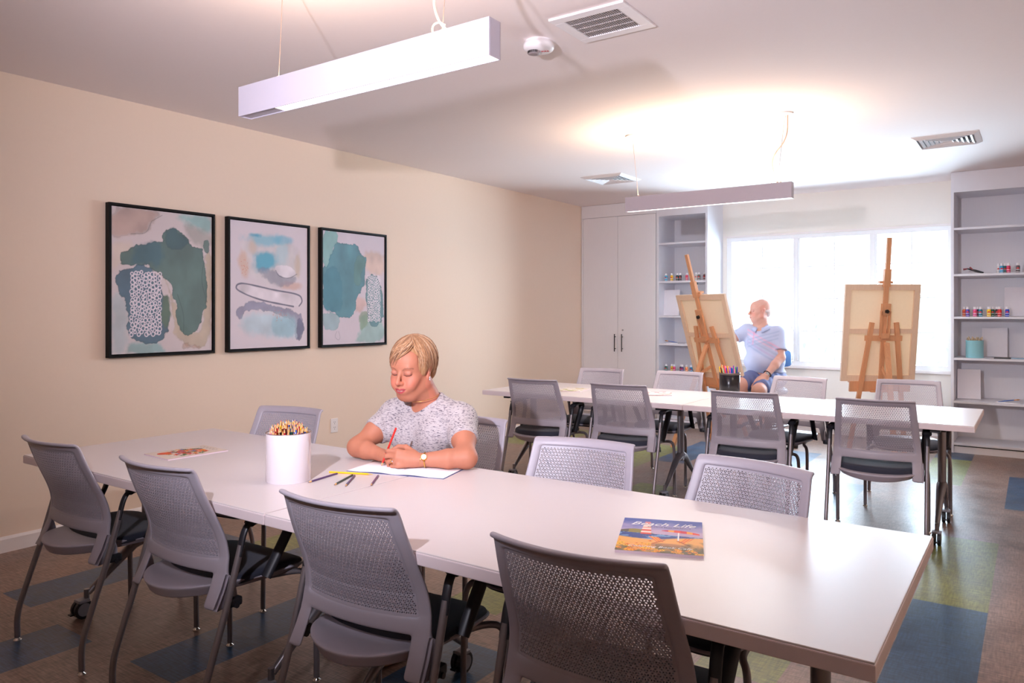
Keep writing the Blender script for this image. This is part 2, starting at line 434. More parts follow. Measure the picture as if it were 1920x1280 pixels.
bookcase('bookcase', 1.055, 1.70, (1.084, 1.672), SL, 2.545, .09, 'narrow white open shelving beside the tall grey cabinet, left of the window')
bookcase('bookcase', 4.168, 4.90, (4.193, 4.872), SR, 2.552, .09, 'white open shelving right of the window, with the light blue brush can')
bookcase('bookcase', 4.905, 5.60, (4.930, 5.575), SR, 2.552, .09, 'white open shelving at the far right edge, only its side in view')

# ---------------------------------------------------------------- ceiling fittings
M_WM = mat('white_metal', (238, 236, 238), 0.4, var=.01)
M_DARKV = mat('vent_dark', (70, 66, 68), 0.7)
def grille(cx, cy, w, d, label):
    g = tag(empty('return_grille', (cx, cy, CEIL)), label, 'vent', 'ceiling vents')
    m = MB(); b = .055
    for (x, y, a, c) in ((0, -d / 2 + b / 2, w, b), (0, d / 2 - b / 2, w, b), (-w / 2 + b / 2, 0, b, d - 2 * b), (w / 2 - b / 2, 0, b, d - 2 * b)):
        m.box((x, y, -.006), (a, c, .012), bev=.003)
    m.build('grille_frame', M_WM, g)
    MB().box((0, 0, -.0015), (w - 2 * b, d - 2 * b, .003)).build('duct', M_DARKV, g)
    s = MB(); n = 26
    for k in range(n):
        x = -w / 2 + b + (k + .5) * (w - 2 * b) / n; s.bar((x, -d / 2 + b, -.006), (x, d / 2 - b, -.006), .0035, .006)
    for k in range(1, 4):
        y = -d / 2 + b + k * (d - 2 * b) / 4; s.bar((-w / 2 + b, y, -.008), (w / 2 - b, y, -.008), .006, .004)
    s.build('louvre', mat('vent_blade', (180, 172, 172), .5), g)
    return g
grille(3.165, 3.155, .39, .35, 'square white ceiling grille with fine bars beside the smoke detector')
def diffuser(cx, cy, w, label):
    g = tag(empty('ceiling_diffuser', (cx, cy, CEIL)), label, 'vent', 'ceiling vents')
    def ring(a, b, za, zb, m):  # sloped square ring from half-size a (outer) to b (inner)
        vs = [(sx * a, sy * a, za) for sx, sy in ((-1, -1), (1, -1), (1, 1), (-1, 1))] + [(sx * b, sy * b, zb) for sx, sy in ((-1, -1), (1, -1), (1, 1), (-1, 1))]
        m.add(vs, [(i, (i + 1) % 4, 4 + (i + 1) % 4, 4 + i) for i in range(4)])
    m = MB(); h = w / 2; ring(h, h, 0, -.003, m); ring(h, h - .034, -.003, -.022, m); ring(h - .034, h - .036, -.022, -.004, m); m.build('diffuser_frame', M_WM, g)
    MB().box((0, 0, -.001), (w - .1, w - .1, .002)).build('duct', M_DARKV, g)
    v = MB(); k = h - .048
    while k > .03:
        ring(k, k - .020, -.020, -.007, v); ring(k, k - .001, -.020, -.022, v); k -= .034
    v.build('vane', M_WM, g); return g
diffuser(1.275, 6.88, .46, 'square white louvred diffuser on the ceiling, above the tall grey cabinet')
diffuser(4.27, 6.88, .46, 'square white louvred diffuser on the ceiling at the right, before the right-hand shelving')
sd = tag(empty('smoke_detector', (2.775, 3.20, CEIL)), 'round white smoke detector with red FIRE lettering on the ceiling', 'smoke detector')
MB().lathe([(.070, 0), (.070, -.010), (.079, -.013), (.079, -.032), (.072, -.044), (.040, -.054), (.030, -.055)], n=40).build('detector_base', M_WM, sd)
MB().lathe([(.022, -.050), (.032, -.054), (.032, -.066), (.018, -.070)], c=(-.014, -.022, 0), n=20).build('sensor_cap', mat('sensor_grey', (150, 140, 142), .5), sd)
sl = MB()
for k in range(9):
    a = R(215 + k * 14); sl.bar((-.014 + math.cos(a) * .0325, -.022 + math.sin(a) * .0325, -.054), (-.014 + math.cos(a) * .0325, -.022 + math.sin(a) * .0325, -.066), .005, .002, (math.cos(a), math.sin(a), 0))
sl.build('slot', M_BLACK, sd)
rg, uu = Vector((.95, .31, 0)).normalized(), Vector((.31, -.95, 0)).normalized(); T = Matrix((rg, uu, Vector((0, 0, -1)))).transposed().to_4x4(); T.translation = Vector((.036, .004, -.0560))
text_mesh('lettering', 'FIRE', .022, T, mat('red_print', (200, 50, 60), .5), sd, ext=.0005)

# linear pendants: open channel with a diffuser below, a glowing strip above
M_DIFF = mat('pendant_diffuser', (255, 250, 245), .5, emis=(255, 244, 236), estr=2.2, var=0)
M_UP = mat('uplight_strip', (255, 235, 215), .5, emis=(255, 205, 160), estr=4, var=0)
M_CORD = mat('pale_cord', (225, 190, 165), .6)
M_PEND = mat('pendant_white', (176, 170, 180), .3, var=.01)
def pendant(x0, x1, y, z0, z1, cans, label, cord, dim):
    g = tag(empty('linear_pendant', ((x0 + x1) / 2, y, z0)), label, 'pendant light', 'linear pendant lights')
    hx = (x1 - x0) / 2; w = .062; h = z1 - z0; t = .003
    m = MB()
    m.box((0, -w / 2 + t / 2, h / 2), (2 * hx, t, h)).box((0, w / 2 - t / 2, h / 2), (2 * hx, t, h))
    m.box((-hx + t / 2 - .0005, 0, h / 2), (t, w - 2 * t - .0002, h - .0004)).box((hx - t / 2 + .0005, 0, h / 2), (t, w - 2 * t - .0002, h - .0004)).box((0, 0, h * .55), (2 * hx - .008, w - .008, .004))
    m.build('housing', M_PEND, g)
    MB().box((dim / 2, 0, .006), (2 * hx - .008 - dim, w - .008, .006)).build('diffuser', M_DIFF, g)
    if dim: MB().box((-hx + dim / 2 + .003, 0, .0065), (dim, w - .008, .005)).build('dim_end_plate', M_PEND, g)  # unlit plate added in place of the diffuser's dimmer left end
    MB().box((0, 0, h - .02), (2 * hx * .8, w - .012, .004)).build('uplight', M_UP, g)
    for k, (wx, cxx) in enumerate(cans):
        c = MB().lathe([(.058, 0), (.058, -.008), (.05, -.014), (.012, -.018), (.008, -.035)], c=(cxx, 0, CEIL - z0), n=28)
        c.build('canopy', M_WM, g)
        MB().cyl((wx, 0, h), (cxx, 0, CEIL - z0 - .03), .0016, n=6).cyl((wx, 0, h), (wx, 0, h + .014), .006, n=8).build('suspension_wire', mat('wire_steel', (190, 165, 150), .35, .8), g)
    if cord:
        c = MB(); wx, cxx = cans[-1]; H = CEIL - z0
        c.tube(arc_path([(cxx + .02, 0, H - .012), (cxx + .018, 0, H - .18), (wx - .045, 0, H - .30), (wx - .02, 0, h + .05), (wx + .03, 0, h)], .12, 6), .0042, 8)
        c.tube(arc_path([(wx - .04, 0, h), (wx - .045, 0, h + .04), (wx - .01, 0, h + .045), (wx + .012, 0, h + .028)], .03, 4), .003, 6)
        c.build('power_cord', M_CORD, g)
    return g
pendant(2.127, 3.429, 1.931, 2.190, 2.312, [(-.43, -.40), (.43, .47)], 'white linear pendant light hanging over the near table', True, .22)
pendant(2.225, 3.480, 5.32, 2.160, 2.272, [(-.53, -.578), (.525, .575)], 'white linear pendant light hanging over the far table', True, .0)
for (x, y, z, p) in ((2.78, 1.931, 2.325, 9), (2.85, 5.32, 2.285, 34)):
    light('pendant_uplight', 'AREA', (x, y, z), p, (1.0, .70, .46), 1.15, .06, target=(x, y, 3))
for (x, y, z, p) in ((2.78, 1.931, 2.186, 2), (2.85, 5.32, 2.156, 34)):
    light('pendant_downlight', 'AREA', (x, y, z), p, (1.0, .88, .80), 1.15, .05, target=(x, y, 0))

# unseen downlights: rear one warms the bookcase crown, front one is added wall fill
M_LENS = mat('downlight_lens', (255, 250, 240), .4, emis=(255, 232, 205), estr=6, var=0)
for (x, y, pw_) in ((5.35, 7.0, 6), (5.5, 3.9, 70)):
    g = tag(empty('unseen_downlight', (x, y, CEIL)), 'round ceiling light set unseen at the right side of the room', 'ceiling light', 'recessed downlights')
    MB().lathe([(.062, -.004), (.085, -.006), (.088, 0)], n=28, cap=False).build('trim_ring', M_WM, g)
    MB().lathe([(.001, -.003), (.062, -.003)], n=28, cap=False).build('lens', M_LENS, g)
    light('downlight_fill', 'SPOT', (x, y, CEIL - .02), pw_, (1.0, .84, .70), .06, target=(x, y, 0), spot_size=R(168), spot_blend=.25)

# wall outlet
ou = tag(empty('wall_outlet', (0, 4.308, .424)), 'white duplex outlet low on the left wall behind the woman', 'outlet')
MB().box((.004, 0, 0), (.008, .075, .118), bev=.002).build('cover_plate', M_TRIM, ou)
m = MB()
for s in (-1, 1):
    for dy, dz in ((-.007, .006), (.007, .006), (0, -.008)): m.box((.0085, dy, s * .022 + dz), (.0012, .003, .008))
m.build('socket', mat('socket_dark', (90, 85, 85), .5), ou)
# ---------------------------------------------------------------- tables
M_TOP = mat('table_laminate', (214, 206, 206), 0.3, var=.01, spec=.4)
M_EDGE = mat('table_edge', (226, 212, 214), 0.45, var=.01)
M_LEGM = mat('leg_metal', (138, 134, 138), 0.32, .75, var=.04)
M_DARK = mat('black_plastic', (26, 25, 28), 0.45, var=.05)
def flip_table(x0, x1, y0, y1, label):
    cx, cy = (x0 + x1) / 2, (y0 + y1) / 2; hx, hy = (x1 - x0) / 2, (y1 - y0) / 2
    t = tag(empty('flip_top_table', (cx, cy, 0)), label, 'table', 'white flip-top tables')
    m = MB(); m.box((0, 0, .7345), (2 * hx - .004, 2 * hy - .004, .005), 0, None, .002); m.build('tabletop', M_TOP, t)
    m = MB(); m.box((0, 0, .7165), (2 * hx, 2 * hy, .033), 0, None, .003); tag(m.build('edge_band', M_EDGE, t), 'pinkish white edge of the top')
    m = MB(); m.box((0, .0, .675), (2 * hx - .5, .06, .045)); m.box((0, -hy + .16, .692), (2 * hx - .16, .03, .014)).box((0, hy - .16, .692), (2 * hx - .16, .03, .014))
    m.build('cross_beam', M_DARK, t)
    for s in (-1, 1):
        x = s * (hx - .20)
        m = MB(); m.lathe([(.029, .26), (.029, .66)], c=(x, 0, 0), n=20, sx=.8, sy=1.25); lg = m.build('leg', M_LEGM, t)
        MB().box((x, 0, .672), (.075, .30, .05), 0, None, .01).box((x, -hy * .55, .688), (.05, .30, .02)).box((x, hy * .55, .688), (.05, .30, .02)).build('hinge_plate', M_DARK, lg)
        for q in (-1, 1):
            f = MB(); pts = [(x, q * .01, .30), (x, q * .08, .275), (x, q * .20, .175), (x, q * .285, .105)]
            ws = [.030, .026, .017, .013]
            f.tube(pts, ws, 10, 0, 1.0, up=(1, 0, 0)); f.cyl((x, q * .292, .125), (x, q * .292, .075), .012)
            f.build('foot', M_LEGM, lg)
            c = MB(); cy2 = q * .292 - .02; r = .041
            for sx in (-1, 1):
                xx = x + sx * .014
                vs = []; n = 20
                for (off, rr) in ((-.009, r - .004), (-.008, r), (.008, r), (.009, r - .004)):
                    for k in range(n):
                        a = 2 * math.pi * k / n; vs.append((xx + off, cy2 + rr * math.cos(a), .0415 + rr * math.sin(a)))
                fs = [(j * n + k, j * n + (k + 1) % n, (j + 1) * n + (k + 1) % n, (j + 1) * n + k) for j in range(3) for k in range(n)]
                fs += [tuple(range(n)), tuple(range(4 * n - 1, 3 * n - 1, -1))]; c.add(vs, fs, 0)
                vs = [(xx + sx * .0095, cy2 + (r - .012) * math.cos(2 * math.pi * k / n), .0415 + (r - .012) * math.sin(2 * math.pi * k / n)) for k in range(n)]
                c.add(vs, [tuple(range(n))], 1)
            c.box((x, cy2, .078), (.05, .05, .014), 1, None, .005); c.box((x, cy2 - .045, .028), (.026, .022, .007), 0, None, .002)
            c.build('caster', [M_DARK, mat('caster_grey', (140, 138, 146), .5)], lg)
    return t
flip_table(1.132, 2.846, 1.489, 2.434, 'near left half of the front white table, with the flower magazine and pencil can')
flip_table(2.850, 4.610, 1.489, 2.434, 'near right half of the front white table, with the blue beach book')
flip_table(1.116, 2.848, 4.906, 5.833, 'left half of the rear white table, with two thin booklets')
flip_table(2.852, 4.570, 4.906, 5.833, 'right half of the rear white table, with the black marker cup')

# ---------------------------------------------------------------- chairs
M_SHELL = mat('grey_chair_plastic', (164, 158, 168), 0.42, var=.025, bump=.1, bscale=900)
M_SEAT = mat('navy_upholstery', (38, 42, 58), 0.8, var=.08, scale=300, bump=.3, bscale=700, sheen=.15)
M_TUBE = mat('chair_tube', (136, 130, 134), 0.35, .6, var=.03)
M_ARM = mat('arm_plastic', (34, 34, 40), 0.42, var=.04)
M_GLIDE = mat('chrome', (215, 210, 205), 0.15, 1.0)

PZ = [.36, .40, .44, .50, .56, .61, .66, .72, .78, .83, .857, .880]
PY = [.050, .068, .090, .116, .126, .120, .100, .070, .044, .026, .015, -.004]
def prof(z): return float(np.interp(z, PZ, PY))
def outer(z): return float(np.interp(z, [.36, .42, .50, .60, .70, .857], [.246, .247, .243, .234, .226, .213]))
def bow(z): return float(np.interp(z, [.36, .44, .52, .60, .90], [.018, .03, .042, .05, .05]))
def bpt(x, z):
    xo = outer(z); t = min(1.0, abs(x) / xo)
    return Vector((x, prof(z) - bow(z) * (1 - t * t), z))
MESH_LO, MESH_HI = .548, .832
def inner(z): return outer(z) - .036
def chair_back_frame():
    """frame of the back: side posts, top rail, lower band and the two arms that drop to the seat"""
    zs = [.390, .41, .445, .482, .496, .52, .546, .556, .61, .67, .73, .79, .825, .834, .846, .854]
    cols = [-1, -.93, None, -.6, -.3, 0, .3, .6, None, .93, 1]
    verts = []; idx = {}
    def X(j, z):
        xo = outer(z); xi = inner(z) if z > .5 else xo - .056
        if j == 0: return -xo
        if j == 1: return -xo + .012
        if j == 2: return -xi
        if j in (3, 7): return (xi - .009) * (-1 if j == 3 else 1)
        if j in (4, 5, 6): return xi * .5 * (j - 5)
        if j == 8: return xi
        if j == 9: return xo - .012
        return xo
    for i, z in enumerate(zs):
        for j in range(11):
            x = X(j, z); zz = z
            if zz > .84 and j in (0, 10): zz -= .006
            idx[i, j] = len(verts); verts.append(bpt(x, zz))
    faces = []
    for i in range(len(zs) - 1):
        zc = (zs[i] + zs[i + 1]) / 2
        for j in range(10):
            middle = 2 <= j <= 7
            if middle and (zc < .494 or (.546 < zc < .834)): continue
            faces.append((idx[i, j], idx[i, j + 1], idx[i + 1, j + 1], idx[i + 1, j]))
    # rolled lip along the top
    n0 = len(zs) - 1; prev = [idx[n0, j] for j in range(11)]
    for (dy, dz) in ((-.010, .008), (-.024, .008)):
        cur = []
        for j in range(11):
            b = bpt(X(j, zs[-1]), zs[-1]); cur.append(len(verts)); verts.append(b + Vector((0, dy, dz)))
        for j in range(10): faces.append((prev[j], prev[j + 1], cur[j + 1], cur[j]))
        prev = cur
    # forward wings of the lower arms (they wrap towards the seat)
    for jj, s in ((0, -1), (10, 1)):
        rows = [i for i, z in enumerate(zs) if z < .50]
        last = None
        for i in rows:
            z = zs[i]; b = verts[idx[i, jj]]
            w = len(verts); verts.append(b + Vector((s * .003, float(np.interp(z, [.390, .41, .445, .482, .496], [.085, .078, .055, .026, .006])), 0)))
            if last is not None:
                a0, w0 = last; f = (a0, w0, w, idx[i, jj]); faces.append(f if s < 0 else f[::-1])
            last = (idx[i, jj], w)
    used = sorted({i for f in faces for i in f}); mp = {u: k for k, u in enumerate(used)}
    return [verts[u] for u in used], [tuple(mp[i] for i in f) for f in faces]
def perforated_panel():
    """the see-through panel: a sheet with about two thousand slots in a star lattice, cut as real holes"""
    a = .0128; hl, hw = .0033, .0019; z0, z1 = MESH_LO - .006, MESH_HI + .006
    def hw_(z): return inner(z) + .004
    pts = []; edges = []; faces_in = []
    def addpoly(P):
        b = len(pts); pts.extend(P); edges.extend([(b + i, b + (i + 1) % len(P)) for i in range(len(P))]); return list(range(b, b + len(P)))
    zz = np.linspace(z0, z1, 14)
    outl = [(hw_(z), z) for z in zz] + [(-hw_(z), z) for z in zz[::-1]]
    outl = [(x, z) for x, z in [(t, z0) for t in np.linspace(-hw_(z0), hw_(z0), 12)[:-1]]] + [(hw_(z), z) for z in zz[:-1]] + \
           [(t, z1) for t in np.linspace(hw_(z1), -hw_(z1), 12)[:-1]] + [(-hw_(z), z) for z in zz[::-1][:-1]]
    addpoly([Vector(p) for p in outl])
    cen = []
    rh = a * math.sqrt(3) / 2
    for r in range(-1, int((z1 - z0) / rh) + 2):
        for c in range(-20, 21):
            vx = c * a + (r % 2) * a / 2; vz = z0 + .006 + r * rh
            for ang in (0, 60, 120):
                ca, sa = math.cos(R(ang)), math.sin(R(ang)); x = vx + ca * a / 2; z = vz + sa * a / 2
                if z < MESH_LO + .003 or z > MESH_HI - .003 or abs(x) > inner(z) - .004: continue
                P = [Vector((x + ca * u - sa * v, z + sa * u + ca * v)) for u, v in ((-hl, 0), (-hl * .35, -hw), (hl * .35, -hw), (hl, 0), (hl * .35, hw), (-hl * .35, hw))]
                addpoly(P); cen.append((x, z, ca, sa))
    vs, es, fs, ov, oe, of = delaunay_2d_cdt(pts, edges, [], 1, 1e-6)
    V = np.array([tuple(v) for v in vs]); F = np.array([f for f in fs if len(f) == 3])
    C = V[F].mean(1); cen = np.array(cen); keep = np.ones(len(F), bool)
    for k in range(0, len(C), 2000):
        dx = C[k:k + 2000, 0][:, None] - cen[None, :, 0]; dz = C[k:k + 2000, 1][:, None] - cen[None, :, 1]
        j = np.argmin(dx * dx + dz * dz, 1); ii = np.arange(len(j))
        u = dx[ii, j] * cen[j, 2] + dz[ii, j] * cen[j, 3]; v = -dx[ii, j] * cen[j, 3] + dz[ii, j] * cen[j, 2]
        # point inside the six-sided slot
        au, av = np.abs(u), np.abs(v)
        inside = (av < hw) & (av < hw * (hl - au) / (hl * .65)) & (au < hl)
        keep[k:k + 2000] = ~inside
    F = F[keep]
    xo = np.interp(V[:, 1], [.36, .42, .50, .60, .70, .857], [.246, .247, .243, .234, .226, .213])
    t = np.clip(np.abs(V[:, 0]) / xo, 0, 1)
    Y = np.interp(V[:, 1], PZ, PY) - np.interp(V[:, 1], [.36, .44, .52, .60, .90], [.018, .03, .042, .05, .05]) * (1 - t * t)
    P3 = np.stack([V[:, 0], Y, V[:, 1]], 1); n = len(P3); th = .0040
    A = P3 + [0, -th / 2 - .0005, 0]; B = P3 + [0, th / 2 - .0005, 0]
    E = {}
    for f in F:
        for q in range(3): E[(f[q], f[(q + 1) % 3])] = 1
    faces = [tuple(f) for f in F] + [tuple(int(i) + n for i in f[::-1]) for f in F]
    for (p, q) in list(E):
        if (q, p) not in E: faces.append((int(q), int(p), int(p) + n, int(q) + n))
    return np.concatenate([A, B]), faces
def soft_box(w, d, h, fn, bev=.3, lv=2):
    """rounded cushion: a gridded box passed through fn(u,v,t) -> position, then smoothed by subdivision"""
    nx, ny, nz = 8, 8, 3; bm = bmesh.new(); V = {}
    def P(i, j, k):
        if (i, j, k) not in V:
            V[i, j, k] = bm.verts.new(fn(2 * i / nx - 1, 2 * j / ny - 1, 2 * k / nz - 1))
        return V[i, j, k]
    for i in range(nx):
        for j in range(ny):
            bm.faces.new([P(i, j, 0), P(i, j + 1, 0), P(i + 1, j + 1, 0), P(i + 1, j, 0)]); bm.faces.new([P(i, j, nz), P(i + 1, j, nz), P(i + 1, j + 1, nz), P(i, j + 1, nz)])
    for k in range(nz):
        for i in range(nx):
            bm.faces.new([P(i, 0, k), P(i + 1, 0, k), P(i + 1, 0, k + 1), P(i, 0, k + 1)]); bm.faces.new([P(i, ny, k), P(i, ny, k + 1), P(i + 1, ny, k + 1), P(i + 1, ny, k)])
        for j in range(ny):
            bm.faces.new([P(0, j, k), P(0, j, k + 1), P(0, j + 1, k + 1), P(0, j + 1, k)]); bm.faces.new([P(nx, j, k), P(nx, j + 1, k), P(nx, j + 1, k + 1), P(nx, j, k + 1)])
    bm.verts.index_update(); vs = [v.co.copy() for v in bm.verts]; fs = [[v.index for v in f.verts] for f in bm.faces]; bm.free()
    return vs, fs
def squircle(u, v, p=4):
    """maps the unit square onto a rounded square"""
    r = max(abs(u), abs(v)); q = (abs(u) ** p + abs(v) ** p) ** (1 / p)
    k = r / q if q > 1e-6 else 1; return u * k, v * k
PANEL = None
def make_chair(deep=False):
    global PANEL
    c = empty('nesting_armchair')
    v, f = chair_back_frame()
    b = mesh_obj('backrest', v, f, M_SHELL, c, True)
    mods(b, ('SOLIDIFY', dict(thickness=.013, offset=0)), ('SUBSURF', dict(levels=2, render_levels=2)))
    v, f = perforated_panel()
    tag(mesh_obj('perforated_panel', v, f, M_SHELL, b), 'grey panel pierced all over with small slots')
    def seat(u, w, t):
        x, y = squircle(u, w, 5); wd = .222 - .012 * max(0, y)
        rear = max(0, -y) ** 2 * (1 - .5 * x * x)
        z = .452 + .018 * t - .012 * (1 - x * x) * (1 - y * y) - .03 * max(0, y) ** 3 - (.006 if deep else .016) * rear
        if deep: z -= .022 * (t < 0) * max(0, -y)
        sh = 1 - .045 * (abs(t) ** 2)
        yy = (.284 if deep else .326) + (.224 if deep else .182) * y * sh - (.034 if deep else .02) * max(0, -y) ** 2 * (1 - x * x)
        return Vector((x * wd * sh, yy, z))
    v, f = soft_box(1, 1, 1, seat); s = mesh_obj('seat', v, f, M_SEAT, c, True); mods(s, ('SUBSURF', dict(levels=2, render_levels=2)))
    def pan(u, w, t):
        x, y = squircle(u, w, 5)
        z = .434 + .014 * t - (.02 if deep else .004) * (1 - x * x) * (t < 0) * (y < 0) - .018 * max(0, y) ** 3 - .012 * max(0, -y) * (1 - x * x) + (-.012 if deep else .016 * max(0, -y) * (t > 0))
        sh = 1.0 if t > 0 else .93
        yy = (.262 if deep else .286) + (.236 if deep else .226) * y * sh - (.036 if deep else .066) * max(0, -y) ** 2 * (1 - x * x)
        return Vector((x * (.226 - (0 if deep else .034) * max(0, -y)) * sh, yy, z))
    v, f = soft_box(1, 1, 1, pan); s = mesh_obj('seat_shell', v, f, M_SHELL, c, True); mods(s, ('SUBSURF', dict(levels=2, render_levels=2)))
    for sx in (-1, 1):
        X = .266 * sx
        l = MB().tube(arc_path([(X, 0, .012), (X, -.002, .118), (X, .095, .40), (X, .150, .59)], .06, 5), .0115, 12).build('leg', M_TUBE, c)
        MB().lathe([(.016, 0), (.016, .004), (.008, .008), (.008, .016)], c=(X, 0, 0), n=16).build('glide', M_GLIDE, l)
        a = MB(); path = arc_path([(X, .140, .555), (X, .163, .645), (X * .99, .20, .664), (X * .97, .365, .664), (X * .935, .370, .60), (X * .88, .275, .44)], .045, 5)
        n = len(path); rad = [.0145 + (.010 if .25 < i / n < .75 else 0) + (.006 if i / n > .75 else 0) for i in range(n)]
        # flattened sweep: thin across the path, wide sideways
        a.tube(path, rad, 12, 0, .55, up=(0, 1, .3)); a.build('armrest', M_ARM, c)
        l = MB().tube(arc_path([(X * .70, .33, .420), (X * .80, .43, .416), (X * .965, .470, .405), (X * .985, .478, .30), (X * .985, .482, .012)], .05, 5), .0110, 12).build('leg', M_TUBE, c)
        MB().lathe([(.016, 0), (.016, .004), (.008, .008), (.008, .016)], c=(X * .985, .482, 0), n=16).build('glide', M_GLIDE, l)
        MB().box((X * .955, .13, .405), (.03, .05, .03), 0, None, .008).cyl((X * .9, .13, .395), (X * 1.03, .13, .395), .009).build('pivot_bracket', M_ARM, c)
    return c
G1, G2, G3, G4 = 'chairs along the camera side of the front table', 'chairs along the far side of the front table', 'chairs along the camera side of the rear table', 'chairs along the far side of the rear table'
CH0 = make_chair(); CHD = make_chair(True); CH0_used = []
def place_chair(xc, ytop, rot, face, label, group):
    """xc, ytop: centre of the top edge of the back; face +1 looks away from the camera, -1 looks at it"""
    src = CHD if group == G3 else CH0
    c = src if src not in CH0_used else copy_tree(src); CH0_used.append(src)
    rz = R(rot) + (0 if face > 0 else math.pi)
    off = Matrix.Rotation(rz, 3, 'Z') @ Vector((0, -.038, 0))
    c.location = (xc + off.x, ytop + off.y, 0); c.rotation_euler = (0, 0, rz)
    return tag(c, label, 'chair', group)
place_chair(1.612, 1.425, 1, 1, 'grey armchair at the far left end of the front table, its back to the camera', G1)
place_chair(2.391, 1.425, 1, 1, 'grey armchair second from the left in the nearest row, behind the table seam', G1)
place_chair(3.275, 1.435, 4, 1, 'grey armchair third from the left in the nearest row, in the middle of the picture', G1)
place_chair(4.024, 1.440, 3, 1, 'largest grey armchair, nearest the camera, in front of the blue beach book', G1)
place_chair(1.600, 2.555, 10, -1, 'grey armchair behind the white pencil can, facing the camera', G2)
place_chair(2.600, 2.815, 8, -1, 'grey armchair the woman is sitting on', G2)
place_chair(3.385, 2.555, 7, -1, 'empty grey armchair next to the woman, facing the camera across the front table', G2)
place_chair(4.057, 2.500, -13, -1, 'empty grey armchair turned slightly, behind the blue beach book at the front table', G2)
place_chair(1.680, 4.822, 6, 1, 'grey armchair at the left end of the rear table, its back to the camera', G3)
place_chair(2.410, 4.826, 5, 1, 'grey armchair second from the left in front of the rear table', G3)
place_chair(3.305, 4.836, 5, 1, 'grey armchair with its back to the camera, directly below the black marker cup', G3)
place_chair(4.072, 4.850, 4, 1, 'grey armchair at the right end of the rear table, its back to the camera', G3)
place_chair(1.625, 6.00, 5, -1, 'grey armchair facing the camera before the tall grey cabinet, far side of the rear table', G4)
place_chair(2.340, 6.07, -2, -1, 'grey armchair facing the camera before the narrow shelves and left easel', G4)
place_chair(3.327, 6.08, -10, -1, 'grey armchair facing the camera in front of the seated man', G4)
place_chair(4.070, 6.27, 6, -1, 'grey armchair facing the camera before the right easel', G4)
# ---------------------------------------------------------------- framed prints on the left wall
M_FRAME = mat('black_frame', (7, 5, 7), 0.5, var=.02, spec=.2)
M_ART = mat('printed_canvas', (255, 255, 255), 0.65, attr='Col', var=.01)
class Painter:
    def __init__(s, L, Rr, tl, tr, bl, br): s.L, s.R, s.tl, s.tr, s.bl, s.br = L, Rr, tl, tr, bl, br
    def q(s, pts):
        o = []
        for x, y in pts:
            u = (x - s.L) / (s.R - s.L); t = s.tl + (s.tr - s.tl) * u; b = s.bl + (s.br - s.bl) * u
            o.append((u * .75, (1 - (y - t) / (b - t))))
        return o
def chaikin(pts, closed, it=2):
    for _ in range(it):
        n = len(pts); o = [] if closed else [pts[0]]
        for i in range(n if closed else n - 1):
            a, b = pts[i], pts[(i + 1) % n]
            o += [(a[0] * .78 + b[0] * .22, a[1] * .78 + b[1] * .22), (a[0] * .22 + b[0] * .78, a[1] * .22 + b[1] * .78)]
        pts = o if closed else o + [pts[-1]]
    return pts
def wash(c, u, v, poly, col, seed=0, a=.85, soft=.006, rim=.25, wob=.012, tone=.35):
    n = fbm(u * 22, v * 22, seed) - .47
    d = poly_sd(u * .75, v, chaikin(poly, True, 2)) + n * wob * 4
    m = sstep(soft, -soft, d) * a
    t = fbm(u * 7, v * 7, seed + 5, 3)
    k = 1 + tone * (t - .47) * 2
    k = k - rim * np.exp(-(d / .006) ** 2) * (d < .004)
    cc = np.array(col)[None, None, :] * k[..., None]
    return c * (1 - m[..., None]) + cc * m[..., None]
def stroke(c, u, v, pts, wd, col, a=.9, seed=0, soft=.003):
    d = np.full(u.shape, 9.); pts = chaikin(pts, False, 3)
    for (ax, ay), (bx2, by) in zip(pts[:-1], pts[1:]):
        ex, ey = bx2 - ax, by - ay; wx, wy = u * .75 - ax, v - ay
        t = np.clip((wx * ex + wy * ey) / (ex * ex + ey * ey + 1e-9), 0, 1); d = np.minimum(d, np.hypot(wx - ex * t, wy - ey * t))
    w2 = wd * (.55 + .9 * fbm(u * 9, v * 9, seed + 3, 2))
    return mixc(c, col, sstep(w2 + soft, w2 - soft, d) * a)
def blob(c, u, v, ctr, r, col, a=.7, seed=0, st=(1, 1)):
    d = np.hypot((u * .75 - ctr[0]) / st[0], (v - ctr[1]) / st[1]) / r + (fbm(u * 10, v * 10, seed) - .47) * 1.2
    return mixc(c, col, sstep(1.1, .35, d) * a)
def ringlets(c, u, v, box, nx, ny, rad, wd, col, seed=0):
    rnd = random.Random(seed); x0, x1, y0, y1 = box
    for i in range(nx):
        for j in range(ny):
            cx = x0 + (i + .5 + rnd.uniform(-.25, .25)) * (x1 - x0) / nx; cy = y0 + (j + .5 + rnd.uniform(-.2, .2) + (i % 2) * .3) * (y1 - y0) / ny
            r = rad * rnd.uniform(.75, 1.12); U = u * .75
            sel = (np.abs(U - cx) < r * 1.6) & (np.abs(v - cy) < r * 1.8)
            if not sel.any(): continue
            dd = np.abs(np.hypot(U[sel] - cx, (v[sel] - cy) * .88) - r)
            m = sstep(wd * 1.5, wd * .55, dd)
            c[sel] = c[sel] * (1 - m[:, None]) + np.array(col) * m[:, None]
    return c
TEAL, GRN, BLU, SLATE, SAND, MINT = L3(78, 124, 134), L3(98, 124, 112), L3(66, 104, 124), L3(100, 104, 124), L3(196, 176, 164), L3(130, 176, 174)
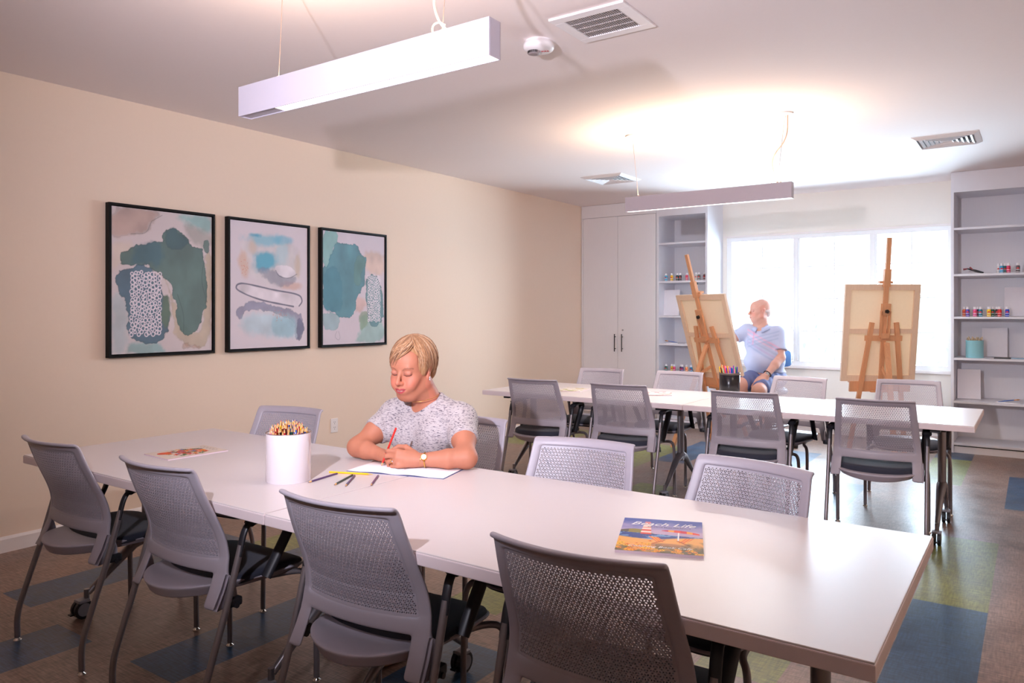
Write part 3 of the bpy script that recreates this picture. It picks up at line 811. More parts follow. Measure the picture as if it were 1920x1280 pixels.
def art_a(u, v):
    P = Painter(92, 738, 90, 155, 1033, 1005); q = P.q
    c = np.ones(u.shape + (3,)) * L3(205, 192, 192)
    c = c * (1 + .14 * (fbm(u * 4, v * 4, 2)[..., None] - .5))
    c = wash(c, u, v, q([(92, 80), (400, 120), (330, 190), (300, 260), (200, 262), (90, 300)]), L3(176, 148, 136), 1, .8, .02, .4)
    c = wash(c, u, v, q([(480, 130), (740, 150), (740, 270), (560, 200)]), MINT, 2, .8, .03, 0)
    c = wash(c, u, v, q([(520, 180), (740, 260), (740, 360), (600, 330)]), L3(150, 150, 142), 3, .6, .03, .1)
    c = wash(c, u, v, q([(90, 300), (240, 330), (120, 480), (90, 500)]), L3(206, 188, 172), 4, .7, .03, 0)
    c = wash(c, u, v, q([(90, 620), (190, 680), (180, 1030), (90, 1033)]), L3(176, 186, 190), 6, .8, .03, 0)
    c = wash(c, u, v, q([(180, 960), (400, 960), (420, 1030), (180, 1033)]), L3(132, 170, 170), 7, .8, .02, 0)
    c = wash(c, u, v, q([(400, 500), (470, 700), (480, 960), (740, 1010), (740, 380), (690, 380), (690, 900), (560, 900)]), L3(190, 172, 148), 8, .8, .01, .2)
    c = wash(c, u, v, q([(540, 960), (660, 975), (670, 1000), (540, 1000)]), L3(176, 140, 120), 9, .6, .01, .5)
    c = wash(c, u, v, q([(125, 400), (240, 340), (350, 310), (405, 330), (410, 250), (460, 220), (530, 260), (620, 345), (680, 350), (700, 560), (712, 720),
                         (680, 760), (640, 880), (590, 915), (540, 905), (495, 820), (490, 680), (470, 700), (465, 560), (400, 545), (300, 445), (150, 480)]), L3(82, 112, 108), 10, .93, .003, .45)
    c = wash(c, u, v, q([(240, 340), (350, 310), (405, 330), (400, 480), (300, 445), (190, 470)]), L3(62, 98, 116), 11, .55, .02, 0)
    c = wash(c, u, v, q([(410, 250), (460, 220), (530, 260), (600, 340), (430, 370)]), L3(64, 94, 106), 12, .6, .01, .3)
    c = wash(c, u, v, q([(105, 520), (290, 450), (395, 540), (400, 660), (450, 660), (450, 870), (400, 960), (190, 960), (180, 690), (130, 640)]), L3(70, 102, 120), 13, .92, .003, .4)
    c = wash(c, u, v, q([(400, 660), (450, 655), (450, 870), (400, 880)]), L3(104, 122, 100), 14, .8, .01, 0)
    c = wash(c, u, v, q([(670, 305), (715, 310), (725, 395), (680, 380)]), L3(92, 116, 112), 15, .9, .003, .3)
    for pts in ([(500, 650), (545, 780), (540, 900)], [(690, 400), (660, 560), (705, 700)], [(330, 190), (300, 265), (205, 265)], [(400, 145), (330, 185)]):
        c = stroke(c, u, v, q(pts), .002, L3(60, 74, 74), .6, 3)
    b = q([(200, 505), (392, 912)])
    return ringlets(c, u, v, (b[0][0], b[1][0], b[1][1], b[0][1]), 9, 15, .0122, .0029, L3(226, 214, 222), 4)
def art_b(u, v):
    P = Painter(855, 1358, 175, 232, 1003, 985); q = P.q
    c = np.ones(u.shape + (3,)) * L3(214, 202, 208)
    c = wash(c, u, v, q([(950, 260), (1240, 290), (1330, 500), (1260, 600), (1080, 590), (900, 480)]), L3(206, 200, 200), 20, .7, .05, 0)
    c = blob(c, u, v, q([(1070, 300)])[0], .13, L3(130, 186, 204), .8, 21, (1.5, .45)); c = blob(c, u, v, q([(1010, 275)])[0], .05, L3(84, 160, 188), .9, 22, (1.2, .5)); c = blob(c, u, v, q([(1190, 310)])[0], .07, L3(110, 176, 200), .7, 33, (1.4, .6))
    c = blob(c, u, v, q([(1060, 440)])[0], .14, L3(92, 168, 192), .95, 23, (.9, .7)); c = blob(c, u, v, q([(1180, 400)])[0], .10, L3(168, 200, 210), .6, 24, (.8, 1.2))
    c = blob(c, u, v, q([(935, 450)])[0], .10, L3(212, 178, 160), .8, 25, (.6, 1.3)); c = blob(c, u, v, q([(990, 350)])[0], .07, L3(206, 186, 172), .7, 26, (.7, 1.1))
    c = blob(c, u, v, q([(1290, 470)])[0], .10, L3(200, 180, 162), .8, 27, (.4, 1.2)); c = blob(c, u, v, q([(1250, 600)])[0], .08, L3(206, 166, 150), .7, 28, (1.3, .5))
    c = wash(c, u, v, q([(1000, 480), (1130, 490), (1200, 550), (1290, 530), (1260, 600), (1120, 600)]), L3(132, 134, 156), 29, .6, .015, .2)
    c = wash(c, u, v, q([(1130, 470), (1230, 470), (1288, 520), (1220, 553), (1150, 530)]), L3(216, 208, 214), 30, .9, .003, 0, .004)
    c = wash(c, u, v, q([(890, 590), (930, 580), (1120, 640), (1310, 660), (1325, 720), (1250, 735), (1060, 690), (920, 640)]), L3(216, 206, 212), 34, .95, .004, 0, .003)
    c = stroke(c, u, v, q([(1300, 730), (1325, 700), (1305, 655), (1120, 625), (1060, 610), (930, 580), (893, 590), (888, 620), (960, 660), (1060, 695), (1260, 733)]), .0075, L3(92, 92, 112), .9, 31)
    c = stroke(c, u, v, q([(1140, 500), (1160, 540), (1230, 555), (1285, 525)]), .003, L3(84, 88, 104), .8, 2)
    c = wash(c, u, v, q([(890, 745), (1000, 690), (1140, 730), (1300, 770), (1340, 850), (1310, 940), (1275, 940), (1280, 830), (1100, 760), (960, 750), (915, 810), (890, 780)]), L3(140, 140, 164), 35, .85, .006, .3)
    c = wash(c, u, v, q([(950, 760), (1270, 790), (1285, 880), (1270, 940), (900, 900)]), L3(176, 204, 214), 36, .7, .04, 0)
    c = wash(c, u, v, q([(1110, 790), (1280, 810), (1275, 930), (1110, 920)]), L3(146, 190, 204), 37, .6, .02, 0)
    c = wash(c, u, v, q([(1295, 790), (1340, 850), (1310, 940), (1275, 940)]), L3(112, 114, 140), 38, .8, .006, .3)
    rnd = random.Random(5)
    for k in range(46):
        p0 = (rnd.gauss(1160, 26), rnd.gauss(790, 14)) if k < 28 else (rnd.gauss(938, 10), rnd.gauss(475, 22))
        x, y = q([p0])[0]; c = mixc(c, L3(206, 116, 88), sstep(.0042, .002, np.hypot(u * .75 - x, v - y)) * .8)
    return c
def art_c(u, v):
    P = Painter(1455, 1855, 243, 290, 977, 962); q = P.q
    c = np.ones(u.shape + (3,)) * L3(206, 194, 202)
    c = c * (1 + .1 * (fbm(u * 5, v * 5, 3)[..., None] - .5))
    c = wash(c, u, v, q([(1455, 243), (1550, 255), (1545, 320), (1500, 400), (1490, 480), (1455, 480)]), MINT, 40, .9, .004, .1)
    c = wash(c, u, v, q([(1700, 380), (1855, 390), (1855, 540), (1730, 520)]), L3(208, 180, 164), 41, .8, .03, 0)
    c = wash(c, u, v, q([(1455, 760), (1560, 780), (1555, 880), (1455, 880)]), L3(140, 170, 176), 42, .8, .004, .2)
    c = wash(c, u, v, q([(1690, 760), (1855, 840), (1855, 962), (1640, 965), (1690, 900)]), L3(146, 178, 174), 43, .85, .02, 0)
    c = wash(c, u, v, q([(1660, 660), (1740, 700), (1700, 780), (1660, 760)]), L3(206, 170, 160), 44, .7, .02, 0)
    c = wash(c, u, v, q([(1680, 760), (1745, 760), (1740, 850), (1690, 900)]), L3(128, 150, 120), 45, .7, .01, 0)
    c = wash(c, u, v, q([(1525, 310), (1600, 335), (1680, 335), (1685, 380), (1725, 420), (1730, 470), (1710, 620), (1660, 680), (1650, 800), (1560, 810),
                         (1530, 770), (1500, 765), (1455, 750), (1455, 480), (1490, 470), (1495, 410), (1520, 390)]), L3(84, 136, 148), 46, .95, .003, .35)
    c = wash(c, u, v, q([(1660, 400), (1725, 420), (1730, 470), (1700, 500), (1690, 600), (1640, 600)]), L3(100, 134, 128), 47, .7, .01, .2)
    c = wash(c, u, v, q([(1455, 480), (1560, 470), (1580, 770), (1500, 765), (1455, 750)]), L3(66, 122, 140), 48, .5, .01, .1)
    c = wash(c, u, v, q([(1735, 530), (1815, 525), (1850, 700), (1850, 820), (1790, 865), (1740, 840), (1725, 600)]), L3(96, 132, 138), 49, .95, .003, .4)
    c = stroke(c, u, v, q([(1540, 890), (1525, 925), (1550, 950), (1562, 930), (1550, 890)]), .0015, L3(110, 100, 116), .8)
    b = q([(1738, 535), (1826, 830)])
    return ringlets(c, u, v, (b[0][0], b[1][0], b[1][1], b[0][1]), 7, 16, .0105, .0026, L3(224, 214, 222), 9)
def framed(y0, y1, painter, label):
    z0, z1 = 1.085, 2.075; cy, cz = (y0 + y1) / 2, (z0 + z1) / 2; w, h = y1 - y0, z1 - z0; b = .016; D = .045
    f = tag(empty('framed_print', (0, cy, cz)), label, 'framed picture', 'framed abstract prints on the left wall')
    m = MB()
    for (y, z, a, c) in ((0, h / 2 - b / 2, w, b), (0, -h / 2 + b / 2, w, b), (-w / 2 + b / 2, 0, b, h - 2 * b), (w / 2 - b / 2, 0, b, h - 2 * b)):
        m.box((D / 2 + .001, y, z), (D, a, c), 0, None, .0015)
    m.box((.006, 0, 0), (.008, w - .01, h - .01)); m.build('frame', M_FRAME, f)
    T = Matrix(((0, 0, 1, D - .008), (1, 0, 0, 0), (0, 1, 0, 0), (0, 0, 0, 1)))
    g = .006; picture_mesh('canvas', w - 2 * b - 2 * g, h - 2 * b - 2 * g, 230, 310, painter, T, M_ART, f)
    MB().box((D / 2 - .006, 0, 0), (D - .02, w - 2 * b - 2 * g, h - 2 * b - 2 * g)).build('stretcher', mat('canvas_side', (214, 206, 206), .8), f)
framed(2.415, 3.163, art_a, 'leftmost framed print, dark green and blue shapes with a column of white rings')
framed(3.270, 4.017, art_b, 'middle framed print, pale ground with sky blue patches and a grey looping line')
framed(4.135, 4.890, art_c, 'rightmost framed print, teal block at left and white rings at its right edge')

# ---------------------------------------------------------------- things on the tables
TT = .737
M_PRINT = mat('printed_cover', (255, 255, 255), 0.5, attr='Col', var=.01, spec=.25)
M_PAPER = mat('white_paper', (240, 236, 238), 0.7, var=.01)
M_PINKP = mat('pinkish_paper', (226, 206, 216), 0.7, var=.02)
def cov_beach(u, v):
    c = np.ones(u.shape + (3,)) * L3(92, 112, 178)
    n = fbm(u * 5, v * 9, 3); c = mixc(c, L3(176, 168, 200), sstep(.92, .66, v + (n - .5) * .3)); c = mixc(c, L3(214, 190, 206), sstep(.68, .6, v + (n - .5) * .1) * .7)
    # headland, sea, sand
    hl = .60 + .05 * np.sin(u * 9) * (u < .5) - np.clip((u - .28) * .35, 0, 1)
    c = mixc(c, L3(98, 92, 70), ((v < hl) & (v > .5) & (u < .58)).astype(float) * .9); c = mixc(c, L3(186, 172, 70), ((v < hl - .02 + .03 * n) & (v > .49) & (u > .1) & (u < .57)).astype(float) * .6)
    sea = (v < .54 - .10 * u * .5) & (v > .36)
    w = fbm(u * 14, v * 30, 8); c = mixc(c, L3(40, 88, 160), sea * 1.0); c = mixc(c, L3(150, 190, 220), (sea & (w > .56)) * .8)
    sd = sstep(.43, .39, v + .05 * np.sin(u * 5) + .05 * (fbm(u * 6, v * 6, 4) - .5))
    c = mixc(c, L3(238, 190, 120), sd); c = mixc(c, L3(188, 140, 104), sd * sstep(.62, .35, np.hypot((u - .6) / .5, (v - .2) / .12)) * .8)
    # lighthouse
    lx = np.abs(u - (.315 + .00 * v)); wl = .042 + .028 * (.86 - v) / .4; lh = (lx < wl) & (v > .50) & (v < .80)
    st = (np.floor((v - .50) / .05).astype(int) % 2 == 0)
    c = mixc(c, L3(238, 224, 214), lh * 1.0); c = mixc(c, L3(222, 96, 72), (lh & st & (v < .72)) * 1.0); c = mixc(c, L3(214, 150, 150), ((lx < .035) & (v >= .80) & (v < .90)) * 1.0)
    # parasol
    px, py = u - .73, v - .615; m = (np.abs(px) < .23) & (py > -.02 - .15 * px) & (py < .055 * (1 - (px / .24) ** 2) - .1 * px)
    sg = (np.floor((px + .3) / .075).astype(int) % 3); cc = np.where((sg == 0)[..., None], L3(232, 96, 60), np.where((sg == 1)[..., None], L3(214, 58, 92), L3(244, 178, 80)))
    c = np.where(m[..., None], cc, c); c = mixc(c, L3(240, 240, 240), ((np.abs(u - .71) < .006) & (v < .60) & (v > .36)) * 1.0)
    # deck chairs
    for cx0, fl in ((.45, 1), (.80, -1)):
        P1 = [(cx0 - .10 * fl, .45), (cx0 + .02 * fl, .43), (cx0 + .10 * fl, .30), (cx0 + .02 * fl, .28)]
        d = poly_sd(u, v, P1); m = d < 0; s2 = np.floor((u * fl + v * .6) / .018).astype(int) % 2 == 0
        c = np.where(m[..., None], np.where(s2[..., None], L3(250, 190, 50), L3(226, 120, 100)), c)
        for P2 in ([(cx0 - .06 * fl, .23), (cx0 + .10 * fl, .36), (cx0 + .11 * fl, .35), (cx0 - .04 * fl, .22)],):
            c = mixc(c, L3(206, 130, 60), (poly_sd(u, v, P2) < .003) * 1.0)
    # flowers along the bottom and left
    rnd = random.Random(6)
    fol = sstep(.25, .02, v + .14 * np.clip(u * 2.2, 0, 1) * (u < .45) + (fbm(u * 12, v * 12, 7) - .5) * .35 - .06 * (u > .75)); c = mixc(c, L3(72, 92, 74), fol * .8)
    for k in range(60):
        if k < 40: fx, fy = rnd.uniform(0, .42), rnd.uniform(.02, .36) * rnd.uniform(.4, 1)
        else: fx, fy = rnd.uniform(.4, 1), rnd.uniform(.0, .12)
        r = rnd.uniform(.018, .034); ang = np.arctan2(v - fy, (u - fx) * .75); d = np.hypot((u - fx) * .75, v - fy)
        c = mixc(c, L3(*rnd.choice([(252, 190, 20), (250, 206, 70), (240, 160, 20)])), (d < r * (.75 + .25 * np.cos(ang * 8))) * 1.0); c = mixc(c, L3(150, 92, 24), (d < r * .28) * 1.0)
    return c ** 1.45 * 1.05
def cov_flower(u, v):
    c = np.ones(u.shape + (3,)) * L3(222, 210, 200); c = c * (1 + .08 * (fbm(u * 6, v * 8, 1)[..., None] - .5))
    rnd = random.Random(11); pal = [(206, 62, 58), (222, 96, 52), (232, 144, 50), (196, 60, 84), (86, 112, 60), (104, 124, 74), (236, 226, 210), (232, 168, 60), (120, 150, 190), (222, 110, 60)]
    for k in range(150):
        t = rnd.random(); a = rnd.random() * 6.283; r = math.sqrt(rnd.random()); fx, fy = .5 + .36 * r * math.cos(a), .50 + .32 * r * math.sin(a)
        rr = rnd.uniform(.02, .06); ang = np.arctan2(v - fy, (u - fx) * .75); d = np.hypot((u - fx) * .75, v - fy); pet = rnd.choice([5, 6, 8])
        col = L3(*rnd.choice(pal)); c = mixc(c, col, (d < rr * (.78 + .22 * np.cos(ang * pet + a))) * 1.0); c = mixc(c, col * .55, (d < rr * .25) * .8)
    c = mixc(c, L3(222, 100, 52), (np.hypot((u - .32) * .75, v - .2) < .10) * .95); c = mixc(c, L3(232, 120, 60), (np.hypot((u - .30) * .75, v - .23) < .04) * .7)
    for k in range(5): c = mixc(c, L3(150, 140, 136), (np.abs(np.hypot((u - .2 - .12 * k) * .75, v - .90) - .035) < .005) * .7)
    return c ** 1.25
def cov_pale(seed, tint):
    def f(u, v):
        c = np.ones(u.shape + (3,)) * L3(226, 218, 214); n = fbm(u * 7, v * 7, seed)
        c = mixc(c, L3(*tint), sstep(.42, .62, n) * .7); c = mixc(c, L3(150, 170, 130), ((n > .6) & (v < .6)) * .6)
        return mixc(c, L3(*tint) * .8, ((np.abs(v - .85) < .04) & (np.abs(u - .5) < .3)) * .7)
    return f
def magazine(name, c, w, h, rz, th, painter, label, spine=(0, 0), n=(170, 230)):
    g = tag(empty(name, (c[0], c[1], TT), rz, label, None), label, 'magazine')
    MB().box((0, 0, th / 2 + .0003), (w - .002, h - .002, th - .0005)).build('pages', M_PINKP, g)
    T = Matrix.Translation((0, 0, th + .0006)); picture_mesh('cover', w, h, n[0], n[1], painter, T, M_PRINT, g)
    MB().box((0, 0, .0003), (w, h, .0005)).build('back_cover', M_PINKP, g)
    return g
bk = magazine('colouring_book', (3.980, 1.974), .230, .318, R(21.5), .007, cov_beach, 'blue and yellow Beach Life colouring book with a lighthouse on the front table')
def flat(x, y, z, s=1.0): return Matrix.Translation((x, y, z))
M_WINK = mat('white_ink', (250, 246, 244), .5, var=0)
M_BINK = mat('dark_ink', (60, 50, 80), .5, var=0)
text_mesh('title', 'Beach Life', .045, flat(.0, .103, .0082), M_WINK, bk, .45, .0002)
text_mesh('subtitle', 'COLORING BOOK FOR ADULTS', .0085, flat(.02, .075, .0081), M_BINK, bk, 0, .0001)
text_mesh('imprint', 'Coloring Book Cafe', .021, flat(0, -.115, .0082), M_WINK, bk, .35, .0002)
magazine('flower_magazine', (1.690, 1.936), .215, .285, R(-3), .004, cov_flower, 'magazine with a red and orange bouquet cover on the front table')
magazine('booklet', (1.735, 5.33), .20, .27, R(12), .004, cov_pale(4, (190, 170, 90)), 'thin pale booklet with green and yellow print on the left of the rear table')
magazine('booklet', (2.43, 5.46), .20, .27, R(24), .005, cov_pale(9, (206, 90, 110)), 'thin booklet with a pink cover edge, nearer the middle of the rear table')

# open drawing book under the woman's hand
nb = tag(empty('open_drawing_book', (2.752, 2.272, TT), R(15)), 'open blank drawing book under the woman\'s hands', 'book')
def leaf_sheet(s, w, h, z0, lift, name, n=14):
    vs = []; fs = []
    for i in range(n + 1):
        t = i / n; x = s * t * w; z = z0 + lift * math.sin(min(1, t * 1.4) * math.pi) * (1 - t * .6) + .0015 * (1 - t)
        vs += [(x, -h / 2, z), (x, h / 2, z), (x, -h / 2, max(.0006, z - .004 * (1 - t) - .0012)), (x, h / 2, max(.0006, z - .004 * (1 - t) - .0012))]
    for i in range(n):
        a, b = i * 4, i * 4 + 4
        fs += [(a, b, b + 1, a + 1), (a + 2, a + 3, b + 3, b + 2), (a, a + 2, b + 2, b), (a + 1, b + 1, b + 3, a + 3)]
    fs += [(0, 1, 3, 2), (n * 4, n * 4 + 2, n * 4 + 3, n * 4 + 1)]
    if s < 0: fs = [f[::-1] for f in fs]
    return mesh_obj(name, vs, fs, M_PAPER, nb, True)
leaf_sheet(-1, .212, .28, .0035, .005, 'page_block'); leaf_sheet(1, .212, .28, .0035, .005, 'page_block')
MB().box((0, 0, .0006), (.430, .284, .0010)).build('cover', mat('blue_cover', (86, 96, 150), .5), nb)

# pencils
WOOD = mat('pencil_wood', (226, 178, 120), .6, var=.08)
def colmat(rgb, rough=.32): return mat('lacquer_%02x%02x%02x' % rgb, rgb, rough, var=.01, coat=.2)
def pencil_mesh(L, rgb, r=.0037):
    key = ('pencil', L, rgb)
    m = MB(); n = 6
    ring = lambda rr, x: [(x, rr * math.cos(2 * math.pi * k / n), rr * math.sin(2 * math.pi * k / n)) for k in range(n)]
    rs = [ring(r, 0), ring(r, L - .019), ring(r * .4, L - .006), ring(.0003, L)]
    vs = [p for q in rs for p in q]; fs = []; mi = []
    for k, mm in ((0, 0), (1, 1), (2, 0)):
        m.add(rs[k] + rs[k + 1], [(i, (i + 1) % n, n + (i + 1) % n, n + i) for i in range(n)], mm)
    m.add(rs[0], [tuple(range(n - 1, -1, -1))], 0)
    return m, [colmat(rgb), WOOD]
def lay(p, q, name, rgb, label, group=None, z=.0037, L=None):
    """pencil lying with its blunt end at p and its point at q"""
    d = Vector((q[0] - p[0], q[1] - p[1], 0)); m, ms = pencil_mesh(L or round(d.length, 4), rgb)
    o = m.build(name, ms); o.location = (p[0], p[1], TT + z); o.rotation_euler = (0, 0, math.atan2(d.y, d.x)); return tag(o, label, 'pencil', group)
GP = 'coloured pencils lying before the woman'
lay((2.596, 2.017), (2.626, 1.847), 'coloured_pencil', (78, 48, 100), 'purple pencil with white lettering lying nearest the pencil can', GP)
lay((2.667, 2.032), (2.738, 1.874), 'coloured_pencil', (34, 66, 58), 'dark green pencil lying on the table between two purple ones', GP)
lay((2.681, 2.030), (2.785, 1.886), 'coloured_pencil', (84, 80, 130), 'blue violet pencil lying right beside the dark green pencil', GP)
lay((2.756, 2.082), (2.855, 1.945), 'coloured_pencil', (96, 56, 110), 'plum pencil with a pale tip lying rightmost before the drawing book', GP)
lay((2.552, 2.016), (2.724, 2.086), 'coloured_pencil', (250, 196, 20), 'yellow pencil lying along the near edge of the drawing book', GP, .0042)

# white can of pencils
can = tag(empty('pencil_can', (2.523, 1.841, TT)), 'big white cylindrical can full of coloured pencils on the front table', 'can')
m = MB(); rc = .083; hc = .182
m.lathe([(rc - .003, 0), (rc, .003), (rc, hc - .003), (rc + .0015, hc), (rc - .002, hc + .0005), (rc - .003, hc - .002), (rc - .003, .003), (.001, .003)], n=64, cap=False)
m.lathe([(.001, 0), (rc - .003, 0)], n=64, cap=False); m.build('can_body', mat('glossy_white', (238, 232, 238), .18, var=.005, coat=.4), can)
MB().lathe([(rc - .0005, hc), (rc + .002, hc + .001), (rc - .0005, hc + .003), (rc - .003, hc + .001)], n=64, cap=False).build('rim', mat('dull_rim', (150, 130, 125), .3, .6), can)
pcols = {'navy': (24, 32, 110), 'orange': (240, 120, 20), 'dark green': (10, 72, 62), 'sky blue': (30, 120, 220), 'red': (206, 30, 50), 'yellow': (246, 200, 30), 'maroon': (84, 26, 34),
         'violet': (58, 44, 120), 'white': (232, 228, 236), 'black': (20, 18, 24), 'green': (60, 140, 60), 'pink': (236, 130, 160)}
rnd = random.Random(12); base = {}
for k in range(130):
    nm = rnd.choice(list(pcols)); t = (k + .5) / 130; rr = math.sqrt(t) * (rc - .010); a = k * 2.39996 + rnd.uniform(-.1, .1)
    hl = .186 + .026 * (1 - t) + rnd.uniform(-.008, .012) - .006 * t
    top = Vector((math.cos(a) * rr, math.sin(a) * rr, hl + .012)); bot = Vector((math.cos(a) * rr * .80 + rnd.uniform(-.01, .01), math.sin(a) * rr * .80 + rnd.uniform(-.01, .01), .0)) + Vector((.018 if math.cos(a) > 0 else -.0, 0, 0)) * 0
    d = (top - bot).normalized(); L = .175
    if nm not in base:
        mm, ms = pencil_mesh(L, pcols[nm], .0036); o = mm.build('coloured_pencil', ms); base[nm] = o
    else: o = base[nm].copy(); COL.objects.link(o)
    p = Vector((2.523, 1.841, TT)) + top - d * L
    o.location = p; o.rotation_euler = d.to_track_quat('X', 'Z').to_euler()
    tag(o, nm + ' pencil standing point up in the big white can', 'pencil', nm + ' pencils in the white can')

# black cup of markers on the rear table
cup = tag(empty('marker_cup', (2.912, 5.700, TT)), 'black round cup full of bright felt pens on the rear table', 'cup')
m = MB(); m.lathe([(.001, 0), (.072, 0), (.076, .004), (.078, .172), (.076, .173), (.073, .168), (.071, .006), (.001, .006)], n=40, cap=False); m.build('cup_body', mat('black_gloss', (16, 14, 20), .25, var=.02), cup)
MB().lathe([(.0775, .158), (.0795, .158), (.0795, .174), (.0765, .174)], n=40, cap=False).build('rim', mat('cup_rim', (74, 62, 60), .4), cup)
mk = [('yellow', (250, 190, 10)), ('orange', (246, 140, 20)), ('dark brown', (56, 28, 22)), ('pale green', (140, 196, 160)), ('pink', (240, 110, 160)), ('red', (232, 60, 60)), ('purple', (84, 36, 150)),
      ('blue', (30, 90, 210)), ('amber', (250, 170, 30)), ('rose', (230, 90, 130)), ('teal', (20, 130, 140)), ('royal blue', (20, 70, 200)), ('violet', (130, 60, 170)), ('green', (10, 140, 90)), ('salmon', (240, 150, 140)), ('indigo', (50, 40, 140))]
for k, (nm, rgb) in enumerate(mk):
    a = k * 2.4; xx = -.062 + .124 * k / 15; yy = .03 * math.sin(k * 2.1)
    top = Vector((xx * 1.12 - .012, yy, .218 + .012 * math.sin(k * 1.7))); bot = Vector((xx * .70 + .012, yy * .6, .012)); d = (top - bot).normalized()
    m = MB().cyl((0, 0, 0), (.150, 0, 0), .0048, n=10, mi=0).cyl((.118, 0, 0), (.16, 0, 0), .0056, .0050, n=10, mi=0).cyl((.16, 0, 0), (.164, 0, 0), .0030, n=8, mi=0)
    o = m.build('felt_pen', [colmat(rgb, .3)]); o.location = Vector((2.912, 5.700, TT)) + top - d * .164 ; o.rotation_euler = d.to_track_quat('X', 'Z').to_euler()
    tag(o, nm + ' felt pen in the black cup on the rear table', 'felt pen', 'felt pens in the black cup')

# ---------------------------------------------------------------- things on the shelves
def bottle(c, rgb, label, s=1.0, name='paint_bottle'):
    g = tag(empty(name, c), label, 'paint bottle', 'small acrylic paint bottles')
    r = .0175 * s
    MB().lathe([(r * .9, 0), (r, .003), (r, .062), (r * .85, .069), (r * .5, .074)], n=18).build('bottle_body', colmat(rgb, .35), g)
    MB().lathe([(r * .72, .072), (r * .72, .092), (r * .62, .095)], n=16).build('cap', M_WM, g)
    lb = MB()
    for (z0, z1, rr, mi) in ((.030, .034, 1.02, 0), (.010, .014, 1.02, 0)): lb.lathe([(r * rr, z0), (r * rr, z1)], n=18, cap=False, mi=mi)
    n = 6
    for k in range(n):  # small red and white mark facing the room
        a0 = R(-125 + k * 12); a1 = R(-125 + (k + 1) * 12); h = .008 * math.sin(math.pi * (k + .5) / n) + .003
        lb.add([(r * 1.03 * math.cos(a0), r * 1.03 * math.sin(a0), .040), (r * 1.03 * math.cos(a1), r * 1.03 * math.sin(a1), .040), (r * 1.03 * math.cos(a1), r * 1.03 * math.sin(a1), .042 + h), (r * 1.03 * math.cos(a0), r * 1.03 * math.sin(a0), .042 + h)], [(0, 1, 2, 3)], 1)
    tag(lb.build('label_print', [M_WINK, mat('label_red', (216, 40, 40), .4)], g)); return g
zt, zl = SL[1], SL[4]
LB = [(1.138, (70, 170, 210), 'sky blue'), (1.211, (246, 196, 20), 'yellow'), (1.283, (30, 70, 60), 'dark green'), (1.321, (70, 56, 60), 'dark brown'), (1.405, (226, 90, 120), 'pink'), (1.462, (30, 80, 160), 'blue'),
      (1.520, (206, 200, 190), 'cream'), (1.556, (110, 106, 100), 'grey'), (1.625, (120, 70, 72), 'maroon')]
for x, rgb, nm in LB: bottle((x, 8.60, zt), rgb, nm + ' paint bottle on the upper shelf left of the window')
LB2 = [(1.138, (20, 90, 74), 'green', 0), (1.205, (214, 190, 40), 'yellow', .02), (1.243, (214, 80, 130), 'pink', 0), (1.318, (60, 30, 70), 'dark plum', .03), (1.345, (84, 50, 130), 'purple', 0), (1.402, (246, 160, 90), 'orange', 0),
       (1.458, (30, 120, 160), 'teal', 0), (1.492, (40, 40, 90), 'navy', .02), (1.545, (40, 110, 160), 'blue', 0)]
for x, rgb, nm, dy in LB2: bottle((x, 8.60 + dy, zl), rgb, nm + ' paint bottle on the lower shelf left of the window')
zu, zm = SR[1], SR[2]
RB = [(4.556, (222, 216, 214), 'white', .03), (4.582, (50, 160, 205), 'sky blue', 0), (4.607, (16, 110, 100), 'green', .03), (4.637, (226, 60, 110), 'crimson', 0), (4.712, (96, 84, 88), 'grey', 0)]
for x, rgb, nm, dy in RB: bottle((x, 8.60 + dy, zu), rgb, nm + ' paint bottle on the upper shelf right of the window')
RB2 = [(4.272, (226, 110, 60), 'orange', .035), (4.302, (92, 70, 170), 'purple', 0), (4.363, (230, 90, 150), 'pink', 0), (4.388, (40, 30, 60), 'dark plum', .035), (4.410, (20, 120, 150), 'teal', 0), (4.479, (250, 206, 30), 'yellow', 0),
       (4.508, (20, 90, 70), 'green', .035), (4.545, (60, 30, 34), 'dark brown', .035), (4.566, (206, 30, 40), 'red', 0), (4.627, (30, 60, 180), 'royal blue', 0)]
for x, rgb, nm, dy in RB2: bottle((x, 8.60 + dy, zm), rgb, nm + ' paint bottle on the middle shelf right of the window')
M_CANVAS = mat('primed_canvas', (232, 228, 232), .8, var=.02, bump=.2, bscale=600)
def blank_canvas(c, w, h, lean, label, rz=0.0):
    T = Matrix.Translation(c) @ Matrix.Rotation(rz, 4, 'Z') @ Matrix.Rotation(R(-lean), 4, 'X')
    o = MB().box((0, 0, h / 2), (w, .016, h), 0, None, .002).build('blank_canvas', M_CANVAS); o.matrix_world = T; return tag(o, label, 'canvas', 'small blank canvases on the shelves')
blank_canvas((1.165, 8.66, SL[2] + .003), .235, .315, 4, 'blank white canvas leaning on the middle shelf left of the window')
blank_canvas((4.700, 8.80, zm + .003), .21, .285, 7, 'blank canvas behind the paint bottles, leaning on the middle shelf right of the window', R(-8))
blank_canvas((4.515, 8.84, SR[3] + .003), .215, .29, 9, 'blank canvas leaning beside the light blue brush can', 0)
blank_canvas((4.305, 8.74, SR[4] + .003), .20, .295, 7, 'blank white canvas on the second lowest shelf, against the left side panel', R(6))
tin = tag(empty('brush_can', (4.360, 8.62, SR[3])), 'light blue can holding paint brushes on the right-hand shelving', 'can')
MB().lathe([(.001, 0), (.074, 0), (.076, .004), (.076, .166), (.078, .170), (.073, .170), (.073, .006), (.001, .006)], n=36, cap=False).build('can_body', mat('duck_egg_blue', (150, 206, 214), .3, var=.01), tin)
M_BRIST = mat('bristles', (206, 182, 150), .9, var=.1); M_FERR = mat('ferrule', (190, 170, 150), .3, .9)
